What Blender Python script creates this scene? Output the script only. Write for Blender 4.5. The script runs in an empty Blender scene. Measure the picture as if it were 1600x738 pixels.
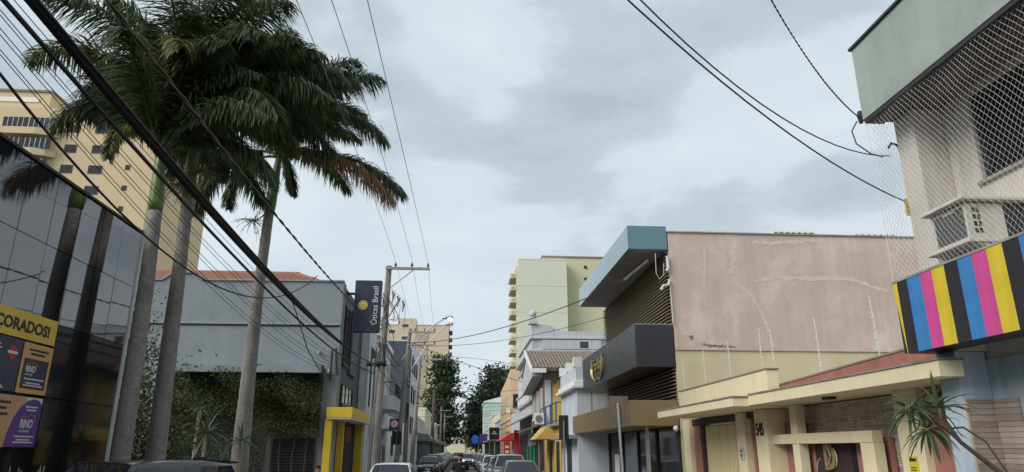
import bpy, bmesh, math, random
from mathutils import Vector, Matrix, Euler
R = math.radians
random.seed(7)
scene = bpy.context.scene
COL = scene.collection

# ------------------------------------------------------------------ camera
FPX, EYE = 1080.0, 1.92                 # focal length in pixels of the 1600 px wide photograph, eye height
PITCH, YAW = math.atan(334 / FPX), R(4.2)
cd = bpy.data.cameras.new('camera'); cam = bpy.data.objects.new('camera', cd); COL.objects.link(cam)
cd.sensor_fit = 'HORIZONTAL'; cd.sensor_width = 36.0; cd.lens = FPX / 1600 * 36.0
cd.clip_start = 0.05; cd.clip_end = 3000
cam.location = (0, 0, EYE); cam.rotation_euler = (R(90) + PITCH, 0, -YAW)
scene.camera = cam
scene.render.resolution_x, scene.render.resolution_y = 1024, 472

# ------------------------------------------------------------------ sky, overcast with broken grey cloud
SUN_EL, SUN_AZ = 38, 240                # degrees; azimuth clockwise from +Y (street direction)
world = bpy.data.worlds.new('World'); scene.world = world; world.use_nodes = True
nt = world.node_tree; nt.nodes.clear()
def wn(t, **kw):
    n = nt.nodes.new(t)
    for k, v in kw.items(): setattr(n, k, v)
    return n
wout = wn('ShaderNodeOutputWorld'); wbg = wn('ShaderNodeBackground')
sky = wn('ShaderNodeTexSky'); sky.sky_type = 'NISHITA'; sky.sun_disc = False
sky.sun_elevation = R(SUN_EL); sky.sun_rotation = R(SUN_AZ); sky.dust_density = 2.0
tc = wn('ShaderNodeTexCoord')
mp = wn('ShaderNodeMapping'); mp.inputs['Location'].default_value = (4.60, -2.64, -2.48); mp.inputs['Scale'].default_value = (1.0, 1.0, 2.3)
nt.links.new(tc.outputs['Generated'], mp.inputs['Vector'])
n1 = wn('ShaderNodeTexNoise'); n1.inputs['Scale'].default_value = 3.0; n1.inputs['Detail'].default_value = 9; n1.inputs['Roughness'].default_value = .47; n1.inputs['Distortion'].default_value = .35
n2 = wn('ShaderNodeTexNoise'); n2.inputs['Scale'].default_value = 6.0; n2.inputs['Detail'].default_value = 8; n2.inputs['Roughness'].default_value = .6
nt.links.new(mp.outputs[0], n1.inputs['Vector']); nt.links.new(mp.outputs[0], n2.inputs['Vector'])
mx = wn('ShaderNodeMix'); mx.data_type = 'FLOAT'; mx.inputs[0].default_value = .26
nt.links.new(n1.outputs['Fac'], mx.inputs[2]); nt.links.new(n2.outputs['Fac'], mx.inputs[3])
rp = wn('ShaderNodeValToRGB'); rp.color_ramp.interpolation = 'EASE'
els = rp.color_ramp.elements
els[0].position = .36; els[0].color = (.745, .825, .882, 1)
els[1].position = .70; els[1].color = (.47, .545, .605, 1)
e = els.new(.51); e.color = (.69, .77, .83, 1)
e = els.new(.60); e.color = (.545, .63, .69, 1)
nt.links.new(mx.outputs[0], rp.inputs['Fac'])
sc_ = wn('ShaderNodeVectorMath', operation='SCALE'); sc_.inputs['Scale'].default_value = .07
nt.links.new(sky.outputs[0], sc_.inputs[0])
cl = wn('ShaderNodeVectorMath', operation='SCALE'); cl.inputs['Scale'].default_value = 0.485
nt.links.new(rp.outputs['Color'], cl.inputs[0])
mxc = wn('ShaderNodeMix'); mxc.data_type = 'RGBA'; mxc.inputs[0].default_value = .96
nt.links.new(sc_.outputs[0], mxc.inputs[6]); nt.links.new(cl.outputs[0], mxc.inputs[7])
nt.links.new(mxc.outputs[2], wbg.inputs['Color']); wbg.inputs['Strength'].default_value = 1.0
nt.links.new(wbg.outputs[0], wout.inputs['Surface'])

# ------------------------------------------------------------------ sun behind thin cloud, up behind the left shoulder
sd = bpy.data.lights.new('sun', 'SUN'); sun = bpy.data.objects.new('sun', sd); COL.objects.link(sun)
sd.energy = 1.5; sd.angle = R(35); sd.color = (1.0, .965, .91)
sv = Vector((math.sin(R(SUN_AZ)) * math.cos(R(SUN_EL)), math.cos(R(SUN_AZ)) * math.cos(R(SUN_EL)), math.sin(R(SUN_EL))))
sun.rotation_euler = (-sv).to_track_quat('-Z', 'Y').to_euler(); sun.location = (-30, -30, 60)

vs = scene.view_settings
vs.view_transform = 'Standard'; vs.look = 'None'; vs.exposure = 1.05; vs.gamma = 1.0; vs.use_curve_mapping = False
scene.render.engine = 'CYCLES'

# ------------------------------------------------------------------ helpers: survey rays (pixel of the photograph -> point at a known depth)
_F = Vector((math.sin(YAW) * math.cos(PITCH), math.cos(YAW) * math.cos(PITCH), math.sin(PITCH)))
_R = Vector((math.cos(YAW), -math.sin(YAW), 0)); _U = _R.cross(_F)
EYEP = Vector((0, 0, EYE))
def ray(x, y): return _F + _R * ((x - 800) / FPX) - _U * ((y - 369) / FPX)
def atY(x, y, Y): d = ray(x, y); return EYEP + d * (Y / d.y)
def atX(x, y, X): d = ray(x, y); return EYEP + d * (X / d.x)

# ------------------------------------------------------------------ helpers: materials
MATS = {}
def mat(name, col, rough=.8, var=.14, scale=1.6, streak=0.0, grain=.06, bump=.15, bscale=70, metal=0.0, spec=.4, stain=None, stain_amt=0.0, stain_scale=.8, emit=None, trans=0.0, ior=None, coat=0.0, bdist=.01):
    if name in MATS: return MATS[name]
    m = bpy.data.materials.new(name); m.use_nodes = True; MATS[name] = m
    t = m.node_tree; N = t.nodes; L = t.links; b = N['Principled BSDF']
    b.inputs['Roughness'].default_value = rough; b.inputs['Metallic'].default_value = metal
    b.inputs['Specular IOR Level'].default_value = spec
    if coat: b.inputs['Coat Weight'].default_value = coat; b.inputs['Coat Roughness'].default_value = .05
    if ior: b.inputs['IOR'].default_value = ior
    c0 = (col[0], col[1], col[2], 1)
    if emit:
        b.inputs['Emission Color'].default_value = c0; b.inputs['Emission Strength'].default_value = emit
    co = N.new('ShaderNodeTexCoord').outputs['Object']
    def noise(vec, s, d=5, ro=.6):
        n = N.new('ShaderNodeTexNoise'); n.inputs['Scale'].default_value = s; n.inputs['Detail'].default_value = d; n.inputs['Roughness'].default_value = ro
        L.new(vec, n.inputs['Vector']); return n.outputs['Fac']
    def rng(fac, a, b2, lo, hi):
        r = N.new('ShaderNodeMapRange'); r.inputs[1].default_value = a; r.inputs[2].default_value = b2; r.inputs[3].default_value = lo; r.inputs[4].default_value = hi
        L.new(fac, r.inputs[0]); return r.outputs[0]
    def mul(a, b2):
        q = N.new('ShaderNodeMath'); q.operation = 'MULTIPLY'; L.new(a, q.inputs[0]); L.new(b2, q.inputs[1]); return q.outputs[0]
    val = rng(noise(co, scale), .3, .7, 1 - var, 1 + var)
    if grain: val = mul(val, rng(noise(co, bscale, 3), .3, .7, 1 - grain, 1 + grain))
    if streak:
        mpn = N.new('ShaderNodeMapping'); mpn.inputs['Scale'].default_value = (5, 5, .28); L.new(co, mpn.inputs['Vector'])
        val = mul(val, rng(noise(mpn.outputs[0], 1.3, 6, .65), .42, .72, 1.0, 1 - streak))
    rgb = N.new('ShaderNodeRGB'); rgb.outputs[0].default_value = c0
    base = rgb.outputs[0]
    if stain:
        mi = N.new('ShaderNodeMix'); mi.data_type = 'RGBA'
        L.new(rng(noise(co, stain_scale, 8, .68), .5, .68, 0, stain_amt), mi.inputs[0]); L.new(base, mi.inputs[6]); mi.inputs[7].default_value = (stain[0], stain[1], stain[2], 1)
        base = mi.outputs[2]
    s = N.new('ShaderNodeVectorMath'); s.operation = 'SCALE'; L.new(base, s.inputs[0]); L.new(val, s.inputs['Scale'])
    L.new(s.outputs[0], b.inputs['Base Color'])
    if rough > .1:
        L.new(rng(noise(co, scale * 3), .3, .7, max(.02, rough - .08), min(1, rough + .08)), b.inputs['Roughness'])
    if bump:
        bn = N.new('ShaderNodeBump'); bn.inputs['Strength'].default_value = bump; bn.inputs['Distance'].default_value = bdist
        L.new(noise(co, bscale, 4), bn.inputs['Height']); L.new(bn.outputs[0], b.inputs['Normal'])
    if trans:
        tr = N.new('ShaderNodeBsdfTranslucent'); L.new(s.outputs[0], tr.inputs['Color'])
        ms = N.new('ShaderNodeMixShader'); ms.inputs[0].default_value = trans
        L.new(b.outputs[0], ms.inputs[1]); L.new(tr.outputs[0], ms.inputs[2]); L.new(ms.outputs[0], N['Material Output'].inputs['Surface'])
    return m
def leafmat(name, a, b_, trans=.25, rough=.45):
    """foliage: colour varies from leaf to leaf"""
    m = bpy.data.materials.new(name); m.use_nodes = True; MATS[name] = m
    t = m.node_tree; N = t.nodes; L = t.links; b = N['Principled BSDF']
    g = N.new('ShaderNodeNewGeometry'); rp_ = N.new('ShaderNodeValToRGB')
    rp_.color_ramp.elements[0].color = (*a, 1); rp_.color_ramp.elements[1].color = (*b_, 1)
    L.new(g.outputs['Random Per Island'], rp_.inputs['Fac']); L.new(rp_.outputs[0], b.inputs['Base Color'])
    b.inputs['Roughness'].default_value = rough; b.inputs['Specular IOR Level'].default_value = .35
    tr = N.new('ShaderNodeBsdfTranslucent'); L.new(rp_.outputs[0], tr.inputs['Color'])
    ms = N.new('ShaderNodeMixShader'); ms.inputs[0].default_value = trans
    L.new(b.outputs[0], ms.inputs[1]); L.new(tr.outputs[0], ms.inputs[2]); L.new(ms.outputs[0], N['Material Output'].inputs['Surface'])
    return m

# ------------------------------------------------------------------ helpers: objects
WLOC = {}                                # world location of each (unrotated) object while building
def tag(o, label=None, cat=None, group=None, kind=None):
    if label: o['label'] = label
    if cat: o['category'] = cat
    if group: o['group'] = group
    if kind: o['kind'] = kind
    return o
def thing(name, loc, label, cat, group=None):
    o = bpy.data.objects.new(name, None); COL.objects.link(o); o.location = loc; o.empty_display_size = .2
    WLOC[o] = Vector(loc); return tag(o, label, cat, group)
def link(name, me, m, parent, wl):
    o = bpy.data.objects.new(name, me); COL.objects.link(o)
    if m is not None and not me.materials: me.materials.append(m)
    if parent is not None:
        o.parent = parent; o.location = Vector(wl) - WLOC[parent]
    else: o.location = wl
    WLOC[o] = Vector(wl); return o
class MB:
    def __init__(s): s.v = []; s.f = []
    def add(s, vs_, fs):
        n = len(s.v); s.v += [Vector(p) for p in vs_]; s.f += [tuple(i + n for i in f) for f in fs]; return s
    def box(s, x0, x1, y0, y1, z0, z1):
        return s.add([(x0, y0, z0), (x1, y0, z0), (x1, y1, z0), (x0, y1, z0), (x0, y0, z1), (x1, y0, z1), (x1, y1, z1), (x0, y1, z1)],
                     [(0, 3, 2, 1), (4, 5, 6, 7), (0, 1, 5, 4), (1, 2, 6, 5), (2, 3, 7, 6), (3, 0, 4, 7)])
    def hexa(s, p): return s.add(p, [(0, 3, 2, 1), (4, 5, 6, 7), (0, 1, 5, 4), (1, 2, 6, 5), (2, 3, 7, 6), (3, 0, 4, 7)])
    def prism(s, poly, axis, a, b):
        """poly: 2D points in the plane normal to axis ('x': (y,z), 'y': (x,z), 'z': (x,y)), from a to b"""
        mk = {'x': lambda p, t: (t, p[0], p[1]), 'y': lambda p, t: (p[0], t, p[1]), 'z': lambda p, t: (p[0], p[1], t)}[axis]
        n = len(poly)
        return s.add([mk(p, a) for p in poly] + [mk(p, b) for p in poly],
                     [tuple(range(n - 1, -1, -1)), tuple(range(n, 2 * n))] + [(i, (i + 1) % n, n + (i + 1) % n, n + i) for i in range(n)])
    def tube(s, pts, r, n=6, cap=True):
        pts = [Vector(p) for p in pts]; rr = r if isinstance(r, (list, tuple)) else [r] * len(pts)
        base = len(s.v); ref = None
        for i, p in enumerate(pts):
            d = (pts[min(i + 1, len(pts) - 1)] - pts[max(i - 1, 0)]).normalized()
            if ref is None:
                ref = Vector((0, 0, 1)) if abs(d.z) < .9 else Vector((1, 0, 0))
            a = (ref - d * ref.dot(d)).normalized(); ref = a; b = d.cross(a)
            for k in range(n):
                t = 2 * math.pi * k / n; s.v.append(p + (a * math.cos(t) + b * math.sin(t)) * rr[i])
        for i in range(len(pts) - 1):
            for k in range(n):
                q = base + i * n
                s.f.append((q + k, q + (k + 1) % n, q + n + (k + 1) % n, q + n + k))
        if cap:
            s.f.append(tuple(base + k for k in range(n - 1, -1, -1))); e_ = base + (len(pts) - 1) * n; s.f.append(tuple(e_ + k for k in range(n)))
        return s
    def ball(s, c, rx, ry=None, rz=None, seg=10, ring=7):
        ry = ry or rx; rz = rz or rx; base = len(s.v); c = Vector(c)
        s.v.append(c + Vector((0, 0, rz)))
        for i in range(1, ring):
            t = math.pi * i / ring
            for k in range(seg):
                p = 2 * math.pi * k / seg; s.v.append(c + Vector((rx * math.sin(t) * math.cos(p), ry * math.sin(t) * math.sin(p), rz * math.cos(t))))
        s.v.append(c - Vector((0, 0, rz)))
        for k in range(seg): s.f.append((base, base + 1 + k, base + 1 + (k + 1) % seg))
        for i in range(ring - 2):
            for k in range(seg):
                q = base + 1 + i * seg; s.f.append((q + k, q + seg + k, q + seg + (k + 1) % seg, q + (k + 1) % seg))
        l = len(s.v) - 1; q = base + 1 + (ring - 2) * seg
        for k in range(seg): s.f.append((q + k, l, q + (k + 1) % seg))
        return s
    def origin(s):
        xs = [p.x for p in s.v]; ys = [p.y for p in s.v]; zs = [p.z for p in s.v]
        return Vector(((min(xs) + max(xs)) / 2, (min(ys) + max(ys)) / 2, min(zs)))
    def mesh(s, name, o, smooth=False):
        me = bpy.data.meshes.new(name); me.from_pydata([p - o for p in s.v], [], s.f)
        if smooth: me.polygons.foreach_set('use_smooth', [True] * len(me.polygons))
        me.update(); return me
    def build(s, name, m, parent=None, label=None, cat=None, group=None, kind=None, bevel=0, smooth=False, at=None, seg=2):
        o0 = Vector(at) if at is not None else s.origin()
        o = link(name, s.mesh(name, o0, smooth), m, parent, o0)
        if bevel:
            b = o.modifiers.new('bevel', 'BEVEL'); b.width = bevel; b.segments = seg; b.limit_method = 'ANGLE'; b.angle_limit = R(35); b.harden_normals = False
        return tag(o, label, cat, group, kind)
def box(name, m, parent, x0, x1, y0, y1, z0, z1, **kw): return MB().box(x0, x1, y0, y1, z0, z1).build(name, m, parent, **kw)
def share(src, parent, wl, rot=None, name=None):
    """a repeat of a part: shares the mesh of src"""
    o = src.copy(); COL.objects.link(o); o.parent = parent
    o.location = Vector(wl) - (WLOC[parent] if parent is not None else Vector((0, 0, 0)))
    if rot is not None: o.rotation_euler = rot
    WLOC[o] = Vector(wl); return o
def copy_tree(o, parent=None):
    c = o.copy(); COL.objects.link(c); c.parent = parent; WLOC[c] = WLOC.get(o, Vector((0, 0, 0)))
    for ch in list(o.children): copy_tree(ch, c)
    return c
def text(body, m, parent, origin, right, up, w=None, h=None, depth=.01, bold=0.0, name='lettering', shear=0.0):
    """flat lettering as a mesh: lower-left corner at origin, fitted to width w and height h"""
    cu = bpy.data.curves.new('t', 'FONT'); cu.body = body; cu.size = 1; cu.extrude = .01; cu.offset = bold; cu.shear = shear; cu.resolution_u = 3
    to = bpy.data.objects.new('t', cu); COL.objects.link(to); bpy.context.view_layer.update()
    me = bpy.data.meshes.new_from_object(to.evaluated_get(bpy.context.evaluated_depsgraph_get()))
    bpy.data.objects.remove(to); bpy.data.curves.remove(cu)
    xs = [v.co.x for v in me.vertices]; ys = [v.co.y for v in me.vertices]
    x0, y0 = min(xs), min(ys); sx = (w / (max(xs) - x0)) if w else None; sy = (h / (max(ys) - y0)) if h else sx
    sx = sx or sy
    r_ = Vector(right).normalized(); u_ = Vector(up).normalized(); n_ = r_.cross(u_)
    for v in me.vertices: v.co = r_ * ((v.co.x - x0) * sx) + u_ * ((v.co.y - y0) * sy) + n_ * (depth if v.co.z > 0 else 0)
    me.name = name; me.materials.clear()
    return link(name, me, m, parent, origin)
PX, PY, PZ = Vector((1, 0, 0)), Vector((0, 1, 0)), Vector((0, 0, 1))

# ------------------------------------------------------------------ shared materials
M_asphalt = mat('asphalt', (.075, .075, .08), .85, .2, 1.2, stain=(.045, .045, .05), stain_amt=.5, bump=.4, bscale=140)
M_pave = mat('pavement', (.30, .29, .27), .85, .18, 1.5, stain=(.16, .15, .14), stain_amt=.5)
M_kerb = mat('kerb_concrete', (.38, .37, .35), .85, .2, 3)
M_soil = mat('soil', (.07, .055, .04), .95, .3, 3, bump=.6, bscale=30)
M_paint = mat('road_paint', (.7, .7, .68), .7, .2, 4)
M_grass = mat('far_ground', (.09, .10, .06), .95, .25, .05)
M_conc = mat('concrete', (.33, .31, .285), .85, .16, 2.5, streak=.25, stain=(.16, .15, .14), stain_amt=.5, stain_scale=1.4, bump=.35, bscale=40)
M_steel = mat('galvanised_steel', (.42, .44, .46), .45, .1, 6, metal=.6)
M_dark = mat('dark_metal', (.03, .03, .033), .5, .15, 4)
M_black = mat('black_rubber', (.015, .015, .018), .6, .1, 4)
M_void = mat('dark_interior', (.012, .012, .013), .8, .2, 1)
M_glassdark = mat('dark_window_glass', (.015, .017, .02), .06, .05, 1, bump=0, grain=0, spec=.6, ior=1.6)
M_white = mat('white_paint', (.74, .74, .72), .6, .06, 2, streak=.12)

# ================================================================== GROUND
def sheet(name, m, x0, x1, y0, y1, z, kind='structure'):
    o = MB().add([(x0, y0, z), (x1, y0, z), (x1, y1, z), (x0, y1, z)], [(0, 1, 2, 3)]).build(name, m); o['kind'] = kind; return o
sheet('ground', M_grass, -900, 900, -300, 2200, -.06)
sheet('road', M_asphalt, -3.2, 3.5, -30, 600, 0)
box('pavement_left', M_pave, None, -5.0, -3.35, -30, 600, -.05, .13, kind='structure')
box('pavement_right', M_pave, None, 3.65, 6.4, -30, 600, -.05, .13, kind='structure')
box('kerb_left', M_kerb, None, -3.35, -3.2, -30, 600, -.05, .135, kind='structure', bevel=.02)
box('kerb_right', M_kerb, None, 3.5, 3.65, -30, 600, -.05, .135, kind='structure', bevel=.02)
box('garden_bed', M_soil, None, -16, -5.0, -2, 28.9, -.05, .16, kind='structure')
for k, y in enumerate((62, 80)):
    sheet('lane_marking', M_paint, .95 + .2 * k, 1.5 + .2 * k, y, y + 2.5, .004)

# ================================================================== RIGHT: striped shop with balcony net
M_sblue = mat('pale_blue_wall', (.42, .50, .57), .75, .1, 1.5, streak=.25)
M_scream = mat('cream_balcony_wall', (.58, .54, .49), .8, .08, 1.5, streak=.2)
M_sfascia = mat('grey_green_fascia', (.31, .36, .325), .8, .09, 1.2, streak=.1, stain=(.2, .24, .22), stain_amt=.4)
M_soffit = mat('brown_soffit', (.16, .105, .085), .75, .2, 3)
sb = thing('striped_shop', (7, 3, 0), 'cream two-storey shop with grey-green roof fascia and painted black, blue, pink and yellow stripe band', 'building')
w = MB()
w.box(6.0, 12, 7.05, 7.72, 2.9, 6.1); w.box(6.0, 12, -3, 7.05, 2.9, 4.9); w.box(6.0, 12, -3, 4.9, 4.9, 6.1); w.box(6.0, 12, 4.9, 7.05, 5.97, 6.1); w.box(6.35, 12, 4.9, 7.05, 4.9, 5.97)
w.build('upper_wall', M_scream, sb)
box('lower_wall', M_sblue, sb, 5.97, 12, -3, 7.72, 0, 2.897)
box('upper_pilaster', M_scream, sb, 5.6, 5.997, 7.5, 7.85, 3.0, 6.05, bevel=.01)
box('lower_pilaster', M_sblue, sb, 5.6, 5.967, 7.53, 7.85, 0, 2.995, bevel=.01)
bk = box('band_core', M_dark, sb, 5.21, 5.597, -3, 7.82, 3.0, 3.83)
SC = {'k': (.022, .022, .026), 'b': (.045, .21, .50), 'p': (.60, .075, .28), 'y': (.66, .50, .035)}
SM = {k: mat('stripe_paint_' + n, SC[k], .7, .1, 3, streak=.18, stain=tuple(c * .6 + .03 for c in SC[k]), stain_amt=.45, stain_scale=2) for k, n in (('k', 'black'), ('b', 'blue'), ('p', 'pink'), ('y', 'yellow'))}
edges = [7.82, 7.73, 7.54, 7.30, 7.10] + [6.89 - .21 * i for i in range(18)]
seq = 'ykbpykbpykbpykbpykbpyk'
for i in range(len(edges) - 1):
    cut = .09 if i == 0 else 0
    MB().hexa([(5.195, edges[i + 1], 2.99), (5.209, edges[i + 1], 2.99), (5.209, edges[i] - cut * .9, 2.99), (5.195, edges[i] - cut * .9, 2.99),
               (5.195, edges[i + 1], 3.835), (5.209, edges[i + 1], 3.835), (5.209, edges[i], 3.835), (5.195, edges[i], 3.835)]).build('stripe', SM[seq[i]], sb)
box('band_coping', M_conc, sb, 5.19, 5.6, -3, 7.84, 3.837, 3.862)
box('roof_fascia', M_sfascia, sb, 5.2, 5.32, -3, 7.87, 6.05, 7.1, bevel=.008)
box('fascia_coping', M_dark, sb, 5.17, 5.36, -3.02, 7.9, 7.1, 7.135)
box('fascia_lip', M_dark, sb, 5.21, 5.46, -3, 7.85, 6.0, 6.047)
for i in range(6):
    box('soffit_board', M_soffit, sb, 5.465 + .09 * i, 5.55 + .09 * i, -3, 7.84, 6.055 + .004 * (i % 2), 6.09)
box('roof', M_conc, sb, 5.33, 12, -3, 7.84, 6.11, 6.8)
wi = MB(); wi.box(6.05, 6.12, 4.9, 4.97, 4.9, 5.97).box(6.05, 6.12, 6.98, 7.05, 4.9, 5.97).box(6.05, 6.12, 4.97, 6.98, 4.9, 4.96).box(6.05, 6.12, 4.97, 6.98, 5.91, 5.97)
wf = wi.build('window', M_dark, sb)
for a, b in ((4.97, 5.63), (5.66, 6.32), (6.35, 6.98)): box('pane', M_glassdark, wf, 6.08, 6.09, a, b, 4.96, 5.91)
box('window_sill', M_conc, sb, 5.96, 6.04, 4.85, 7.1, 4.86, 4.897)
# window air conditioner in its concrete hood
box('hood_slab', M_scream, sb, 5.22, 5.997, 6.48, 7.15, 4.45, 4.49, bevel=.008)
box('hood_shelf', M_scream, sb, 5.22, 5.997, 6.48, 7.15, 3.98, 4.02, bevel=.008)
MB().hexa([(5.6, 6.5, 3.90), (5.997, 6.5, 3.87), (5.997, 7.13, 3.87), (5.6, 7.13, 3.90), (5.3, 6.5, 3.977), (5.997, 6.5, 3.977), (5.997, 7.13, 3.977), (5.3, 7.13, 3.977)]).build('hood_corbel', M_scream, sb)
ac = thing('window_air_conditioner', (5.5, 6.8, 4.02), 'beige window air conditioner with grey grille above the painted stripe band', 'air conditioner')
M_ac = mat('ac_beige', (.56, .54, .48), .6, .08, 4, streak=.15); M_grille = mat('ac_grille', (.16, .165, .17), .6, .2, 8)
MB().box(5.32, 5.72, 6.54, 7.09, 4.022, 4.43).build('casing', M_ac, ac, bevel=.01)
fr = MB().box(5.295, 5.318, 6.54, 6.58, 4.03, 4.43).box(5.295, 5.318, 7.05, 7.09, 4.03, 4.43).box(5.295, 5.318, 6.58, 7.05, 4.03, 4.06).box(5.295, 5.318, 6.58, 7.05, 4.395, 4.43).box(5.293, 5.318, 6.72, 6.9, 4.375, 4.394)
fr.build('front_frame', M_ac, ac)
box('grille', M_grille, ac, 5.311, 5.319, 6.58, 7.05, 4.06, 4.395)
fins = MB()
for i in range(17): fins.box(5.300, 5.31, 6.58, 7.05, 4.068 + i * .019, 4.075 + i * .019)
fins.build('grille_fins', mat('ac_fin', (.22, .225, .23), .5), ac)
for r_ in range(2):
    for i in range(4): box('vent_slot', M_dark, ac, 5.36 + .05 * r_, 5.39 + .05 * r_, 6.534, 6.539, 4.1 + i * .075, 4.15 + i * .075)
box('rear_vent', M_dark, ac, 5.725, 5.99, 6.56, 7.07, 4.06, 4.42)
# safety net
M_net = mat('white_net_twine', (.62, .62, .60), .8, .05, 4, bump=0)
net = MB()
def netpanel(P, U_, wid, hei, step, r):
    """diamond mesh of twine hanging in the plane P + U*u + Z*v"""
    for sgn in (1, -1):
        k = -hei
        while k < wid + hei:
            pts = []
            n = 13
            for i in range(n):
                v = hei * i / (n - 1); u = k + (v if sgn > 0 else hei - v) * .72
                if 0 <= u <= wid:
                    o = .018 * math.sin(u * 5.1 + v * 2.2) + .01 * math.sin(v * 9 + u)
                    pts.append(P + U_ * u + PZ * (v + .006 * math.sin(u * 11)) + U_.cross(PZ) * o)
            if len(pts) > 1: net.tube(pts, r, 3, cap=False)
            k += step
netpanel(Vector((5.235, 4.6, 3.87)), PY, 3.24, 2.16, .066, .0013)
netpanel(Vector((5.25, 7.87, 3.87)), PX, .38, 2.16, .066, .0013)
net.tube([(5.235, 7.85, 3.86), (5.245, 7.85, 5), (5.235, 7.85, 6.04)], .004, 4)
no = net.build('safety_net', M_net, None, 'white diamond-mesh safety net stretched over the cream balcony', 'net')
# timber cladding at street level
M_plank = [mat('plank_%d' % i, c, .75, .22, 4, bump=.5, bscale=35) for i, c in enumerate(((.31, .25, .21), (.36, .30, .25), (.26, .21, .175)))]
z = .14
while z < 2.44:
    h = random.uniform(.045, .075); h = min(h, 2.46 - z)
    box('plank', random.choice(M_plank), sb, 5.625, 5.966, 7.51 - random.uniform(0, .008), 7.529, z, z + h - .004)
    box('plank', random.choice(M_plank), sb, 5.95 - random.uniform(0, .006), 5.969, 7.15, 7.508, z, z + h - .004)
    z += h
box('cladding_edge', mat('batten', (.45, .38, .28), .7), sb, 5.604, 5.624, 7.505, 7.528, .13, 2.47)
# street service bracket and conduit on the corner
MB().tube([(5.70, 7.9, 3.9), (5.69, 7.9, 5.2), (5.68, 7.9, 6.0)], .03, 8).build('conduit', mat('rusty_conduit', (.23, .17, .13), .7, .25, 6), sb)
br = thing('service_bracket', (5.45, 7.95, 6.0), 'dark steel bracket with wire insulator under the grey-green fascia corner', 'bracket')
MB().box(5.2, 5.72, 7.92, 7.96, 6.09, 6.13).build('arm', M_dark, br)
MB().tube([(5.22, 7.94, 6.05), (5.22, 7.94, 6.15), (5.22, 7.94, 6.22)], [.025, .04, .03], 8).build('insulator', M_dark, br)
MB().tube([(5.69, 7.93, 5.35), (5.70, 7.93, 5.6), (5.66, 7.93, 5.74), (5.58, 7.93, 5.77), (5.53, 7.93, 5.70)], .018, 6).build('wire_hook', M_dark, br)
nt_ = thing('warning_plate', (5.66, 7.9, 4.76), 'small yellow notice plate on the cream balcony corner', 'sign')
box('plate', mat('notice_yellow', (.62, .50, .03), .6), nt_, 5.57, 5.79, 7.86, 7.87, 4.74, 4.97)
for i in range(3): box('print', M_dark, nt_, 5.60, 5.76, 7.857, 7.8595, 4.79 + .05 * i, 4.81 + .05 * i)

# ================================================================== RIGHT: yellow house
M_yel = mat('yellow_plaster', (.70, .615, .41), .8, .09, 1.4, streak=.05, stain=(.48, .38, .2), stain_amt=.3)
M_yel2 = mat('yellow_door_paint', (.64, .54, .30), .6, .08, 2)
M_mar = mat('maroon_plaster', (.34, .15, .12), .8, .12, 2)
M_brick = mat('red_oxide_parapet', (.30, .125, .10), .85, .16, 2, stain=(.18, .09, .08), stain_amt=.5, streak=.25)
M_cap = mat('weathered_cap', (.24, .20, .17), .85, .25, 4)
M_dbrown = mat('dark_brown_panel', (.045, .028, .027), .6, .15, 3)
yh = thing('yellow_house', (7.5, 13, 0), 'single-storey yellow house with deep eaves, maroon trim and stone strip cladding', 'house')
box('core_wall', M_yel, yh, 6.42, 14, 7.95, 18.9, 0, 2.85)
box('pilaster', M_yel, yh, 5.95, 6.41, 18.2, 18.75, 0, 2.67)
box('pilaster', M_yel, yh, 5.95, 6.41, 14.62, 15.06, 0, 2.67)
box('pilaster', M_yel, yh, 5.84, 6.41, 13.3, 13.82, 0, 2.67, bevel=.01)
box('lintel', M_dbrown, yh, 6.02, 6.41, 15.065, 18.195, 2.52, 2.67)
box('lintel', M_dbrown, yh, 6.02, 6.41, 13.825, 14.615, 2.55, 2.67)
box('door_frame', M_mar, yh, 6.05, 6.3, 17.7, 18.195, 0, 2.517)
box('door_frame', M_dbrown, yh, 6.08, 6.3, 17.55, 17.7, 0, 2.517)
gd = box('garage_door', M_yel2, yh, 6.16, 6.2, 15.07, 17.55, 0, 2.517)
for a, b in ((16.62, 17.54), (16.12, 16.59), (15.62, 16.09), (15.18, 15.59)): box('door_panel', M_yel2, gd, 6.135, 6.158, a, b, .05, 2.48, bevel=.006)
box('door_edge', M_mar, yh, 6.1, 6.158, 15.068, 15.16, 0, 2.517)
box('light_tube', mat('fluorescent_tube', (.8, .8, .78), .4), yh, 6.06, 6.09, 15.3, 16.9, 2.485, 2.515)
d2 = box('entrance_door', M_yel2, yh, 6.16, 6.2, 13.83, 14.5, 0, 2.54)
for a, b in ((14.2, 14.49), (13.85, 14.17)): box('door_panel', M_yel2, d2, 6.138, 6.158, a, b, .05, 2.5, bevel=.006)
box('door_edge', M_mar, yh, 6.1, 6.158, 14.505, 14.615, 0, 2.54)
MB().tube([(6.12, 14.3, 1.55), (6.07, 14.3, 1.55), (6.07, 14.3, 1.3), (6.12, 14.3, 1.3)], .012, 6).build('handle', M_steel, d2)
ic = box('intercom', mat('intercom_grey', (.5, .5, .48), .5), yh, 5.92, 5.948, 14.72, 14.92, 1.72, 1.98, bevel=.01)
for zz in (1.78, 1.87): box('intercom_button', M_dark, ic, 5.914, 5.919, 14.78, 14.86, zz, zz + .05)
text('545', M_dbrown, yh, (5.836, 13.75, 2.18), -PY, PZ, w=.34, h=.24, bold=.02, depth=.012, name='house_number')
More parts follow.
